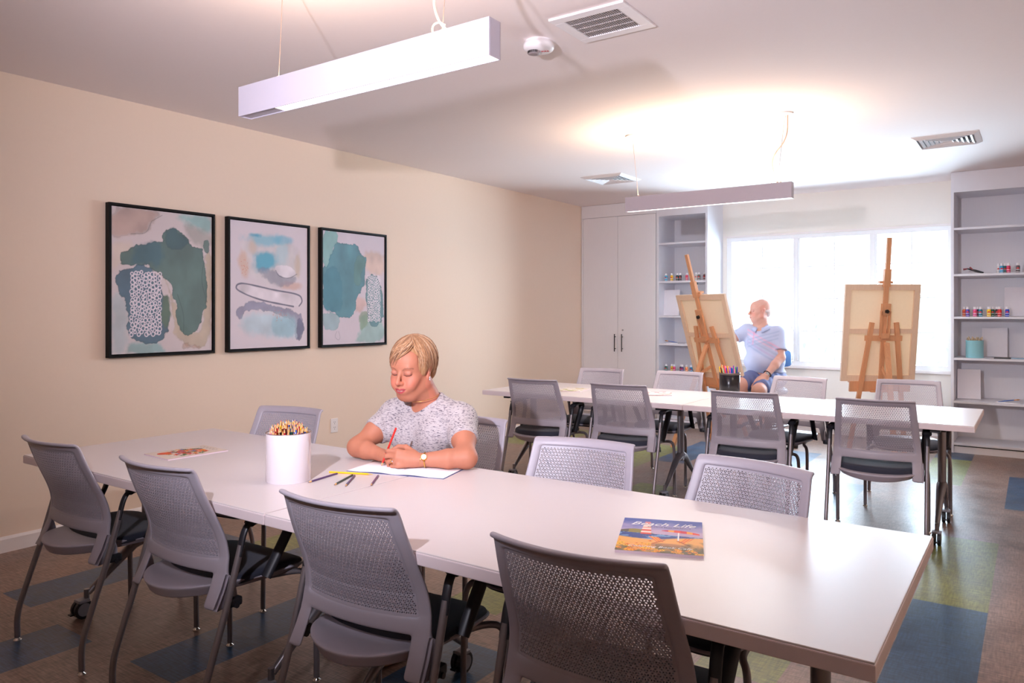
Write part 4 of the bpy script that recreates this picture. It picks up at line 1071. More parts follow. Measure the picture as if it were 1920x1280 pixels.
rnd = random.Random(4)
for k in range(12):
    a = rnd.random() * 6.28; x = -.055 + .11 * k / 11; y = .03 * math.sin(k * 2.6)
    top = Vector((x * 1.15, y, .196 + .012 * math.sin(k * 1.9))); bot = Vector((x * .4, -y, .012)); d = (top - bot).normalized()
    m = MB().cyl((0, 0, 0), (.14, 0, 0), .003, .004, 8, 0).cyl((.14, 0, 0), (.158, 0, 0), .0055, n=8, mi=1).tube([(.158, 0, 0), (.170, 0, 0), (.188, 0, 0)], [.0065, .009, .004], 8, 2)
    o = m.build('paint_brush', [mat('brush_wood', (196, 150, 110), .5), M_FERR, M_BRIST]); o.location = Vector((4.360, 8.62, SR[3])) + top - d * .188; o.rotation_euler = d.to_track_quat('X', 'Z').to_euler()
    tag(o, 'paint brush standing bristles up in the light blue can', 'paint brush', 'brushes in the light blue can')
def loose_brush(c, rz, rgb, label, tilt=.12):
    m = MB().tube([(0, 0, 0), (.05, 0, 0), (.13, 0, 0)], [.0018, .0045, .004], 8, 0).cyl((.13, 0, 0), (.15, 0, 0), .0042, n=8, mi=1).tube([(.15, 0, 0), (.162, 0, 0), (.182, 0, 0)], [.0045, .006, .001], 8, 2)
    o = m.build('paint_brush', [colmat(rgb), mat('ferrule_orange', (226, 140, 50), .4), mat('amber_bristle', (200, 130, 50), .8)]); o.location = c; o.rotation_euler = (0, -tilt, rz); return tag(o, label, 'paint brush')
def palette(c, w, d, label):
    m = MB(); n = 28
    m.lathe([(.001, .0), (1, .0), (1.02, .006), (.98, .008), (.001, .008)], n=n, cap=False)
    o = m.build('paint_palette', M_WM); o.scale = (w / 2, d / 2, 1); o.location = c
    return tag(o, label, 'palette')
palette((1.215, 8.60, SL[3]), .15, .10, 'small white palette under a blue brush, left-hand shelving')
loose_brush((1.29, 8.59, SL[3] + .012), R(172), (40, 90, 170), 'blue handled brush lying on the small white palette, left-hand shelving')
palette((1.43, 8.60, SL[3]), .09, .07, 'flat white dish on the left-hand shelving behind the easel')
palette((4.63, 8.58, SR[4]), .20, .12, 'white palette under a blue brush on the right-hand shelving')
loose_brush((4.555, 8.57, SR[4] + .010), R(8), (40, 90, 170), 'blue handled brush lying on the palette, right-hand shelving', .16)
tb = MB().box((4.59, 8.585, SR[3] + .006), (.135, .10, .012), 0, None, .003).build('brush_case', M_BLACK); tag(tb, 'flat black case on the shelf in front of a leaning blank canvas', 'case')
loose_brush((4.66, 8.58, SR[3] + .005), R(3), (120, 170, 200), 'pale blue brush lying flat at the right end of the shelf', .0)
# clipped tubes on the upper right shelf: a black and white spring clip with two red-tipped arms
cl = tag(empty('model_plane', (4.35, 8.60, zu)), 'small black and white propped-up object with red tips on the upper right shelving', 'ornament')
MB().tube([(-.085, 0, .004), (0, 0, .008), (.095, 0, .004)], [.004, .012, .006], 10, 0, .35, up=(0, 0, 1)).build('base_plate', M_WM, cl)
MB().tube([(.085, 0, .010), (.02, 0, .030), (-.05, .01, .055)], [.008, .012, .006], 10, 0).build('body', M_BLACK, cl)
MB().tube([(-.05, .01, .054), (-.085, .012, .048)], [.006, .010], 8).build('tip', mat('dull_red', (140, 60, 66), .5), cl)
MB().tube([(.0, .0, .036), (-.03, .0, .068)], [.006, .008], 8).build('tip', mat('dull_red', (140, 60, 66), .5), cl)

# ---------------------------------------------------------------- easels
M_EASEL = mat('easel_beech', (214, 156, 114), .5, var=.12, scale=12, stretch=(6, 6, .6))
M_STR = mat('stretcher_pine', (230, 202, 174), .6, var=.08, scale=14, stretch=(5, 5, .8))
M_LINEN = mat('canvas_back', (240, 222, 198), .85, var=.03, bump=.25, bscale=900)
def make_translucent(m, rgb, fac):
    n = m.node_tree; p = n.nodes['Principled BSDF']; out = [q for q in n.nodes if q.type == 'OUTPUT_MATERIAL'][0]
    t = n.nodes.new('ShaderNodeBsdfTranslucent'); t.inputs[0].default_value = (*lin(rgb), 1); x = n.nodes.new('ShaderNodeMixShader'); x.inputs[0].default_value = fac
    n.links.new(p.outputs[0], x.inputs[1]); n.links.new(t.outputs[0], x.inputs[2]); n.links.new(x.outputs[0], out.inputs[0])
make_translucent(M_LINEN, (250, 226, 190), .15)
M_CLOTH = mat('canvas_front', (236, 230, 226), .8, var=.02, bump=.2, bscale=600); make_translucent(M_CLOTH, (250, 236, 214), .15)
def easel(base, wdir, lean, H, cw, ch, cz, label, clabel, wide, knob_up=0.0, foot=.62, fx=0.0):
    """base: floor point under the mast; wdir: direction of the canvas width seen from behind, left to right; front faces away from the viewer"""
    wx = Vector((wdir[0], wdir[1], 0)).normalized(); fr = Vector((-wx.y, wx.x, 0))      # fr: towards the painter
    M = Matrix((wx, fr, Vector((0, 0, 1)))).transposed().to_4x4(); M.translation = Vector((base[0], base[1], 0))
    e = tag(empty('easel'), label, 'easel'); e.matrix_world = M; bpy.context.view_layer.update()
    S, Cc = math.sin(R(lean)), math.cos(R(lean))
    def pt(x, s, o=0): return Vector((x, -s * S + o * Cc, s * Cc + o * S))      # s along the sloping plane, o out towards the painter
    up = (0, Cc, S)
    m = MB().bar(pt(0, .30), pt(0, H), .040, .022, up).build('mast', M_EASEL, e)
    for sgn in (-1, 1):
        MB().bar(pt(sgn * .275, .0, .0), pt(sgn * .115, 1.29, .0), .040, .024, up).build('front_leg', M_EASEL, e)
    MB().bar(pt(-.20, .46, .02), pt(.20, .46, .02), .022, .05, up).bar(pt(-.175, 1.14, -.0), pt(.175, 1.14, .0), .05, .020, up).build('crossbar', M_EASEL, e)
    tray = cz - .0
    MB().bar(pt(-.29, cz - .05, .02), pt(.29, cz - .05, .02), .10, .022, up).bar(pt(-.28, cz - .01, .05), pt(.28, cz - .01, .05), .022, .06, up).bar(pt(-.10, cz - .09, -.005), pt(.10, cz - .09, -.005), .018, .05, up).build('canvas_tray', M_EASEL, e)
    b = MB()
    for q in (-1, 1): b.bar(pt(q * .038, 1.15, -.016), pt(q * .038, 1.40, -.016), .018, .022, up)
    b.bar(pt(0, 1.36, -.016), pt(0, 1.47, -.016), .085, .022, up).bar(pt(0, 1.14, -.022), pt(0, 1.19, -.022), .075, .024, up); b.build('mast_clamp', M_EASEL, e)
    kb = MB()
    for k in range(5):
        a = 2 * math.pi * k / 5; kb.cyl(pt(.010 * math.cos(a), 1.40 + .010 * math.sin(a), -.05), pt(.010 * math.cos(a), 1.40 + .010 * math.sin(a), -.032), .009, n=8)
    kb.cyl(pt(0, 1.40, -.045), pt(0, 1.40, -.01), .012, n=10); tag(kb.build('knob', M_BLACK, e), 'black star knob')
    # top holder with its own little knob
    th = cz + ch
    m = MB().bar(pt(0, th - .02, .0), pt(0, th + .145, .0), .062, .035, up).bar(pt(-.062, th + .02, .03), pt(.062, th + .02, .03), .022, .05, up); m.build('top_holder', M_EASEL, e)
    MB().cyl(pt(0, th + .11, .018), pt(0, th + .11, .05), .014, n=10).build('knob', M_BLACK, e)
    # rear leg and its strut
    rl0 = pt(0.02, 1.10, -.03); rl1 = Vector((fx, -foot - .02, .012))
    MB().bar(rl0, rl1, .045, .024, (0, 1, .3)).build('rear_leg', M_EASEL, e)
    k0 = rl0.lerp(rl1, .32); MB().bar(pt(-.005, .86, -.02), k0 + Vector((-.02, 0, 0)), .03, .012, (1, 0, 0)).build('strut', M_EASEL, e)
    # the canvas stands on the tray: its own thing
    c = tag(empty('stretched_canvas'), clabel, 'canvas'); c.matrix_world = M
    t = .02; b = .055; o0 = .028
    def q(x, s, o): return pt(x, cz + s, o0 + o)
    m = MB(); off = wide
    m.bar(q(off, ch / 2 - ch / 2 + b / 2, 0), q(off, ch / 2 - ch / 2 + b / 2, 0) + Vector((1e-6, 0, 0)), .001, .001) if False else None
    for (x0, s0, x1, s1) in ((-cw / 2 + b / 2 + off, 0, -cw / 2 + b / 2 + off, ch), (cw / 2 - b / 2 + off, 0, cw / 2 - b / 2 + off, ch)): m.bar(q(x0, s0, 0), q(x1, s1, 0), b, t, up)
    for s0 in (b / 2, ch - b / 2): m.bar(q(-cw / 2 + b + off, s0, 0), q(cw / 2 - b + off, s0, 0), b, t, up)
    m.bar(q(-cw / 2 + b + off, ch * .52, -.002), q(cw / 2 - b + off, ch * .52, -.002), .045, .014, up)
    m.build('stretcher_frame', M_STR, c)
    M4 = [q(-cw / 2 + off, 0, .0125), q(cw / 2 + off, 0, .0125), q(cw / 2 + off, ch, .0125), q(-cw / 2 + off, ch, .0125)]; n2 = (pt(0, 0, 1) - pt(0, 0, 0)) * .004
    vs = M4 + [v + n2 for v in M4]; fs = [(0, 3, 2, 1)]; m = MB().add(vs, fs, 0).add(vs, [(4, 5, 6, 7), (0, 1, 5, 4), (1, 2, 6, 5), (2, 3, 7, 6), (3, 0, 4, 7)], 1)
    m.build('painting_cloth', [M_LINEN, M_CLOTH], c)
    return e
easel((3.585, 7.96), (.8194, .5732), 7, 2.09, .71, .93, .72, 'upright wooden easel in the middle of the window, seen from behind', 'canvas on the right-hand easel, its wooden stretcher seen from behind', -.02, fx=-.14)
easel((2.228, 7.748), (.889, -.452), 17, 2.05, .71, .90, .72, 'wooden easel leaning left in front of the narrow shelves, where the man paints', 'tilted canvas the man is painting, its back to the camera', .02, foot=.72, fx=-.05)
# ---------------------------------------------------------------- people: blended distance fields turned into one continuous skin
def _v(p): return np.array(tuple(p), float)
def rc(a, b, ra, rb, k=.02):          # round cone from a to b
    return ('c', _v(a), _v(b), ra, rb, k)
def el(c, r, k=.02, rot=None):        # ellipsoid, rot: 3x3 local->world
    return ('e', _v(c), _v(r), None if rot is None else np.array(rot, float), 0, k)
def sub(pr): return ('-',) + pr
def pdist(pr, P):
    if pr[0] == 'c':
        _, a, b, ra, rb, k = pr; ab = b - a; L2 = ab @ ab + 1e-12
        t = np.clip(((P - a) @ ab) / L2, 0, 1); q = P - a - t[:, None] * ab
        return np.sqrt((q * q).sum(1)) - (ra + (rb - ra) * t)
    _, c, r, rot, _, k = pr; q = P - c
    if rot is not None: q = q @ rot
    s = q / r; n = np.sqrt((s * s).sum(1)) + 1e-9; g = np.sqrt(((s / r) ** 2).sum(1)) + 1e-9
    return n * (n - 1) / g
def pbound(pr):
    q = pr[1:] if pr[0] == '-' else pr
    if q[0] == 'c': return (q[1] + q[2]) / 2, np.linalg.norm(q[2] - q[1]) / 2 + max(q[3], q[4])
    return q[1], float(max(q[2]))
def field(prims, P, cull=None):
    d = None
    for pr in prims:
        if pr[0] == '-':
            e = pdist(pr[1:], P); k = pr[-1]
            h = np.clip(.5 - .5 * (d + e) / k, 0, 1); d = d * (1 - h) - e * h + k * h * (1 - h)
        else:
            e = pdist(pr, P)
            if d is None: d = e; continue
            k = pr[5]; h = np.clip(.5 + .5 * (d - e) / k, 0, 1); d = d * (1 - h) + e * h - k * h * (1 - h)
    return d
def sdf_mesh(prims, vox, clip=None, disp=None):
    """surface nets over only those blocks the surface passes through"""
    B = 8; bs = B * vox
    lo = np.min([pbound(p)[0] - pbound(p)[1] for p in prims if p[0] != '-'], 0) - 3 * vox
    hi = np.max([pbound(p)[0] + pbound(p)[1] for p in prims if p[0] != '-'], 0) + 3 * vox
    nb = np.ceil((hi - lo) / bs).astype(int)
    gi = np.stack(np.meshgrid(*[np.arange(n) for n in nb], indexing='ij'), -1).reshape(-1, 3)
    # group blocks in 4x4x4 superblocks for culling of primitives
    sup = gi // 3; key = (sup[:, 0] * 4096 + sup[:, 1]) * 4096 + sup[:, 2]
    order = np.argsort(key, kind='stable'); gi = gi[order]; key = key[order]
    starts = np.flatnonzero(np.r_[True, key[1:] != key[:-1]]); ends = np.r_[starts[1:], len(key)]
    bounds = [pbound(p) for p in prims]; bc = np.array([b[0] for b in bounds]); br = np.array([b[1] for b in bounds])
    loc = np.stack(np.meshgrid(*[np.arange(B + 1)] * 3, indexing='ij'), -1).reshape(-1, 3)
    cellpos = {}; allc = []; allk = []; quads = []
    def full(idx, P):
        d = field([prims[i] for i in idx], P)
        if clip is not None: d = np.maximum(d, clip(P))
        if disp is not None: d = d + disp(P)
        return d
    OFF = 1 << 20
    for s, e in zip(starts, ends):
        g = gi[s:e]; cen = lo + (g + .5) * bs; sc = cen.mean(0); sr = np.linalg.norm(cen - sc, axis=1).max() + bs * .87
        dist = np.linalg.norm(bc - sc, axis=1) - br
        idx = [i for i in range(len(prims)) if dist[i] < sr + .06]
        if not any(prims[i][0] != '-' for i in idx): continue
        while prims[idx[0]][0] == '-': idx.pop(0)
        dc = full(idx, cen); act = np.abs(dc) < bs * 1.25
        g = g[act]
        if not len(g): continue
        P = (lo + (g[:, None, :] * B + loc[None]) * vox).reshape(-1, 3)
        D = full(idx, P).reshape(len(g), B + 1, B + 1, B + 1)
        sg = D < 0
        corners = [(i, j, k) for i in (0, 1) for j in (0, 1) for k in (0, 1)]
        cnt = sum(sg[:, i:i + B, j:j + B, k:k + B].astype(int) for i, j, k in corners)
        cells = np.argwhere((cnt > 0) & (cnt < 8))
        if not len(cells): continue
        bi, ci = cells[:, 0], cells[:, 1:]
        acc = np.zeros((len(cells), 3)); num = np.zeros(len(cells))
        for (p, q) in [((i, j, k), (i2, j2, k2)) for (i, j, k) in corners for (i2, j2, k2) in corners if (i2 - i) + (j2 - j) + (k2 - k) == 1 and i2 >= i and j2 >= j and k2 >= k]:
            a = D[bi, ci[:, 0] + p[0], ci[:, 1] + p[1], ci[:, 2] + p[2]]; b = D[bi, ci[:, 0] + q[0], ci[:, 1] + q[1], ci[:, 2] + q[2]]
            m = (a < 0) != (b < 0); t = np.where(m, a / np.where(m, a - b, 1), 0)
            pt = np.array(p)[None] + t[:, None] * (np.array(q) - np.array(p))[None]
            acc += pt * m[:, None]; num += m
        pos = ci + acc / num[:, None]
        wp = lo + (g[bi] * B + pos) * vox; gc = g[bi] * B + ci
        allc.append(wp); allk.append((gc[:, 0] * 8192 + gc[:, 1]) * 8192 + gc[:, 2])
        for ax in range(3):
            sl0 = sg[:, :B, :B, :B]; sh = [slice(0, B)] * 3; sh[ax] = slice(1, B + 1); sl1 = sg[:, sh[0], sh[1], sh[2]]
            ed = np.argwhere(sl0 != sl1)
            if not len(ed): continue
            inside = sl0[tuple(ed.T)]; G = g[ed[:, 0]] * B + ed[:, 1:]
            u, w = [(1, 2), (2, 0), (0, 1)][ax]; q = []
            for du, dw in ((-1, -1), (0, -1), (0, 0), (-1, 0)):
                H = G.copy(); H[:, u] += du; H[:, w] += dw; q.append((H[:, 0] * 8192 + H[:, 1]) * 8192 + H[:, 2])
            Q = np.stack(q, 1); Q[~inside] = Q[~inside][:, ::-1]; quads.append(Q)
    V = np.concatenate(allc); K = np.concatenate(allk); Q = np.concatenate(quads)
    uk, first = np.unique(K, return_index=True); V = V[first]
    pos = np.searchsorted(uk, Q); pos = np.clip(pos, 0, len(uk) - 1); ok = (uk[pos] == Q).all(1)
    F = pos[ok]
    # keep the one connected piece
    lab = np.arange(len(V))
    while True:
        new = lab.copy()
        for a, b in ((0, 1), (1, 2), (2, 3), (3, 0)):
            mn = np.minimum(new[F[:, a]], new[F[:, b]]); np.minimum.at(new, F[:, a], mn); np.minimum.at(new, F[:, b], mn)
        new = new[new]
        if (new == lab).all(): break
        lab = new
    used = np.zeros(len(V), bool); used[F.ravel()] = True
    best = np.bincount(lab[used]).argmax(); keep = lab == best; mp = np.cumsum(keep) - 1; F = mp[F[keep[F[:, 0]]]]; V = V[keep]
    # relax a little to take the grid out of the surface
    for it in range(2):
        S = np.zeros_like(V); n = np.zeros(len(V))
        for a, b in ((0, 1), (1, 2), (2, 3), (3, 0)):
            np.add.at(S, F[:, a], V[F[:, b]]); np.add.at(n, F[:, a], 1); np.add.at(S, F[:, b], V[F[:, a]]); np.add.at(n, F[:, b], 1)
        V = V * .5 + .5 * S / np.maximum(n, 1)[:, None]
    return V, F
def fast_obj(name, V, F, m, parent=None, col=None, smooth=True):
    me = bpy.data.meshes.new(name); n = len(V); k = F.shape[1]
    me.vertices.add(n); me.vertices.foreach_set('co', np.ascontiguousarray(V, np.float32).ravel())
    me.loops.add(F.size); me.loops.foreach_set('vertex_index', np.ascontiguousarray(F, np.int32).ravel())
    me.polygons.add(len(F)); me.polygons.foreach_set('loop_start', np.arange(0, F.size, k, dtype=np.int32))
    me.polygons.foreach_set('use_smooth', np.full(len(F), smooth)); me.update(calc_edges=True); me.validate()
    me.materials.append(m)
    if col is not None:
        ca = me.color_attributes.new('Col', 'FLOAT_COLOR', 'POINT'); full = np.ones((n, 4), np.float32); full[:, :3] = col; ca.data.foreach_set('color', full.ravel())
    o = bpy.data.objects.new(name, me); COL.objects.link(o)
    if parent is not None: o.parent = parent
    return o
class Frame3:
    """a local frame: origin, x (its left), y (forward), z (up)"""
    def __init__(s, o, fwd, up=(0, 0, 1), scale=1.0):
        f = Vector(fwd).normalized(); u = Vector(up); u = (u - f * u.dot(f)).normalized(); x = f.cross(u)
        s.o = Vector(o); s.x = x; s.y = f; s.z = u; s.s = scale; s.M = np.array([list(x), list(f), list(u)]).T
    def p(s, x, y, z): return s.o + (s.x * x + s.y * y + s.z * z) * s.s
    def loc(s, P): return (P - np.array(s.o)) @ s.M / s.s
    def rc(s, a, b, ra, rb, k=.01): return rc(s.p(*a), s.p(*b), ra * s.s, rb * s.s, k * s.s)
    def el(s, c, r, k=.01, tilt=None):
        M = s.M
        if tilt is not None: M = M @ np.array(Euler(tilt).to_matrix())
        return el(s.p(*c), np.array(r) * s.s, k * s.s, M)
def head_prims(h, male=False, smile=.0, nose=1.0, jaw=1.0, lids=True):
    # x: the head's right-hand side is +x in this frame (forward x up); symmetric anyway
    P = [h.el((0, -.022, .035), (.074, .092, .083)), h.el((0, .005, .010), (.070, .082, .080), .02), h.el((0, .028, -.045), (.056 * jaw, .058, .068), .03),
         h.el((0, .052, .045), (.056, .036, .045), .03), h.el((0, .062, -.092), (.026 * jaw, .024, .020), .025)]
    for s in (-1, 1):
        P += [h.rc((s * .056 * jaw, .000, -.055), (s * .022, .055, -.098), .018, .016, .03), h.el((s * .040, .062, -.028), (.022, .020, .020), .022),
              h.el((s * .030, .072, -.055 + .004), (.018, .016, .022), .02)]
    P += [h.rc((-.034, .078, .026), (.034, .078, .026), .010, .010, .012)]
    for s in (-1, 1): P += [sub(h.el((s * .031, .098, .004), (.018, .014, .012), .012))]
    P += [h.rc((0, .088, .012), (0, .108 + .004 * nose, -.026), .0065, .0105 * nose, .010), h.el((0, .107 + .005 * nose, -.030), (.0115 * nose, .012, .0095), .006)]
    for s in (-1, 1):
        P += [h.el((s * .0125 * nose, .100, -.033), (.0075, .0105, .007), .006), h.el((s * .031, .0770, .003), (.0158, .0132, .0118), .004)]
        if lids: P += [h.el((s * .031, .0800, .0062), (.0162, .0120, .0078), .004)]
    P += [h.el((0, .088, -.062), (.030, .016, .022), .016)]
    if smile > .5:
        for s in (-1, 1): P += [h.rc((0, .1015, -.0592), (s * .0225, .0925, -.0572), .0052, .0026, .004), h.rc((0, .0985, -.0718), (s * .0195, .0920, -.0630), .0064, .0030, .004)]
        for s in (-1, 1): P += [sub(h.rc((0, .1080, -.0658), (s * .0255, .0965, -.0592), .0030, .0012, .003)), h.el((s * .034, .078, -.046), (.015, .014, .016), .014)]
    else:
        P += [h.el((0, .100, -.0585), (.0195 + .004 * smile, .0080, .0042), .004), h.el((0, .0975, -.0705), (.017 + .003 * smile, .0085, .0052), .004)]
        P += [sub(h.rc((-.026, .0985, -.0640 + .003 * smile), (0, .1085, -.0652), .0012, .0024, .003)), sub(h.rc((0, .1085, -.0652), (.026, .0985, -.0640 + .003 * smile), .0024, .0012, .003))]
    for s in (-1, 1):
        P += [h.el((s * .0745, -.012, -.004), (.0075, .0175, .031), .006, (0.15, s * .25, s * -.35)), h.el((s * .072, -.004, -.030), (.007, .010, .012), .006),
              sub(h.el((s * .083, -.008, .002), (.005, .0085, .016), .003, (0.15, s * .25, s * -.35)))]
    return P
def skin_cols(V, h, base, lips, brow, blush=.3, male=False):
    L = h.loc(V); x, y, z = L[:, 0], L[:, 1], L[:, 2]; C = np.ones((len(V), 3)) * np.array(lin(base))
    def mix(m, c):
        nonlocal C; C = C * (1 - m[:, None]) + np.array(lin(c)) * m[:, None]
    n = fbm(L[:, 0] * 60 + 5, L[:, 2] * 60 + L[:, 1] * 40, 3, 2); C = C * (1 + .10 * (n[:, None] - .5))
    near = (np.abs(x) < .12) & (np.abs(y) < .14) & (np.abs(z) < .14)
    ch = np.exp(-(((np.abs(x) - .042) / .02) ** 2 + ((z + .032) / .022) ** 2)) * (y > .03) * near; mix(ch * blush, (214, 110, 96))
    mix(np.exp(-((x / .012) ** 2 + ((z + .03) / .012) ** 2)) * (y > .09) * blush * .7 * near, (216, 112, 98))
    zc = z + .0652 - (0 if male else 11 * x * x)
    lm = (((x / .0235) ** 2 + (zc / .0102) ** 2) < 1) & (y > .085) & near; mix(lm * (.85 if not male else .45), lips)
    ml = (np.abs(zc) < .0016) & (np.abs(x) < .024) & (y > .085) & near; mix(ml * .7, (110, 50, 50))
    for s in (-1, 1):
        ex = (x - s * .031) / .0165; arch = z - (.0265 - .006 * ((x - s * .036) / .018) ** 2)
        mix(((np.abs(arch) < .0024) & (np.abs(x - s * .034) < .019) & (y > .05) & near) * .65, brow)
        lash = z - (-.0020 - .0035 * (1 - ex ** 2)); mix(((np.abs(lash) < .0018) & (np.abs(ex) < 1.02) & (y > .07) & near) * (.9 if not male else .75), (52, 34, 34))
        mix(((np.abs(ex) < 1.0) & (z > -.003) & (z < .0125) & (y > .07) & near) * .16, (150, 96, 104))
    ear = (np.abs(x) > .070) & near & (np.abs(y) < .03); mix(ear * .3, (214, 120, 100))
    return np.clip(C, 0, 1)
def hand_prims(w, d, n, side, curls, spread=.10, thumb=(.5, .5), s=1.0, k=.006):
    """w: wrist point, d: direction wrist->knuckles, n: back-of-hand normal, side: +1 thumb towards d x n, curls: bend per joint for the four fingers"""
    d = Vector(d).normalized(); n = Vector(n); n = (n - d * n.dot(d)).normalized(); t = d.cross(n).normalized() * side; w = Vector(w); P = []
    def at(a, b, c): return w + d * (a * s) + t * (b * s) + n * (c * s)
    P += [rc(w, at(.045, .0, 0), .0235 * s, .021 * s, .015), rc(at(.02, .016, 0), at(.078, .024, 0), .017 * s, .0135 * s, .015), rc(at(.02, -.012, 0), at(.072, -.024, -.002), .016 * s, .0125 * s, .015), rc(at(.03, 0, 0), at(.080, .002, .002), .017 * s, .0135 * s, .015)]
    joints = []
    for i, (bx_, ln) in enumerate(((.0285, (.040, .025, .020)), (.0095, (.044, .028, .021)), (-.0095, (.040, .026, .020)), (-.0270, (.032, .020, .018)))):
        a = at(.084 - .004 * abs(i - 1), bx_, .001); cur = curls[i] if hasattr(curls[i], '__len__') else (curls[i],) * 3
        dirv = (d + t * (spread * (1.3 - i) * .6)).normalized(); ang = 0; r = (.0088, .0092, .0087, .0076)[i] * s
        pts = [a]
        for j in range(3):
            ang += cur[j]; dd = dirv * math.cos(ang) - n * math.sin(ang); b = a + dd * (ln[j] * s); P.append(rc(a, b, r * (1 - .08 * j), r * (.93 - .10 * j), .0035 if j else k)); a = b; pts.append(a)
        joints.append(pts)
    a = at(.018, .024, -.006); b = a + (d * .72 + t * .62 * (1 - thumb[0] * .4) - n * (.25 + .4 * thumb[0])).normalized() * (.042 * s)
    c = b + (d * .95 + t * .05 - n * .30 * thumb[1]).normalized() * (.032 * s); e = c + (d * .95 - t * (.35 * thumb[1]) - n * .1).normalized() * (.026 * s)
    P += [rc(a, b, .0145 * s, .0112 * s, .012), rc(b, c, .0108 * s, .0098 * s, .004), rc(c, e, .0097 * s, .0078 * s, .003)]
    return P, joints, (a, b, c, e)
def M_skin(name): return mat(name, (255, 255, 255), .6, attr='Col', var=.02, scale=120, bump=.08, bscale=500, sss=.06)
# ---------------------------------------------------------------- the woman drawing
def two_tone(name, base, dash, rough=.85, sc=(34, 34, 150), thr=.56):
    m = mat(name, base, rough, var=.03, bump=.25, bscale=500, sheen=.1); n = m.node_tree; p = n.nodes['Principled BSDF']; L = n.links.new
    t = n.nodes.new('ShaderNodeTexCoord'); f = None
    for k in range(2):
        mp = n.nodes.new('ShaderNodeMapping'); mp.inputs['Scale'].default_value = sc; mp.inputs['Location'].default_value = (k * 3.1, k * 1.7, k * 2.3); mp.inputs['Rotation'].default_value = (0.12 * k, -.10 * k, 0)
        L(t.outputs['Object'], mp.inputs[0]); z = n.nodes.new('ShaderNodeTexNoise'); z.inputs['Scale'].default_value = 1.0; z.inputs['Detail'].default_value = 1.5; L(mp.outputs[0], z.inputs['Vector'])
        r = n.nodes.new('ShaderNodeMapRange'); r.inputs['From Min'].default_value = thr; r.inputs['From Max'].default_value = thr + .06; L(z.outputs['Fac'], r.inputs['Value'])
        if f is None: f = r.outputs[0]
        else:
            q = n.nodes.new('ShaderNodeMath'); q.operation = 'MAXIMUM'; L(f, q.inputs[0]); L(r.outputs[0], q.inputs[1]); f = q.outputs[0]
    mx = n.nodes.new('ShaderNodeMix'); mx.data_type = 'RGBA'; L(f, mx.inputs['Factor']); src = p.inputs['Base Color'].links[0].from_socket
    L(src, mx.inputs[6]); mx.inputs[7].default_value = (*lin(dash), 1); L(mx.outputs[2], p.inputs['Base Color']); return m
def hair_strands(h, n, spec, cols, seed=1, rad=.0026, lift=1.0, ell=((0, -.018, .030), (.086, .108, .098))):
    rnd = random.Random(seed); V = []; F = []; C = []; c0, rr = ell
    for k in range(n):
        ph, th0, th1, sw = spec(rnd, k / n); col = np.array(lin(rnd.choice(cols))) * rnd.uniform(.85, 1.12)
        m = 9; lf = 1.0 + rnd.uniform(-.015, .045) * lift; pts = []
        for i in range(m):
            t = i / (m - 1); th = R(th0 + (th1 - th0) * t); p = R(ph + sw * t * t); bulge = lf + .03 * math.sin(math.pi * t)
            pts.append(h.p(c0[0] + rr[0] * bulge * math.sin(th) * math.sin(p), c0[1] + rr[1] * bulge * math.sin(th) * math.cos(p), c0[2] + rr[2] * bulge * math.cos(th)))
        b = MB(); b.tube(pts, [rad * rnd.uniform(.8, 1.4) * max(.06, math.sin(math.pi * min(1, .25 + .75 * (1 - i / (m - 1))) * .5 + 0) * (1 - (i / (m - 1)) ** 4)) for i in range(m)], 5, 0, .6, cap=False)
        o = len(V); V += [tuple(v) for v in b.v]; F += [tuple(o + j for j in f) for f in b.f]
        for i in range(m): C += [col * (.80 + .35 * (i / (m - 1)))] * 5
    return np.array(V), np.array(F), np.array(C)
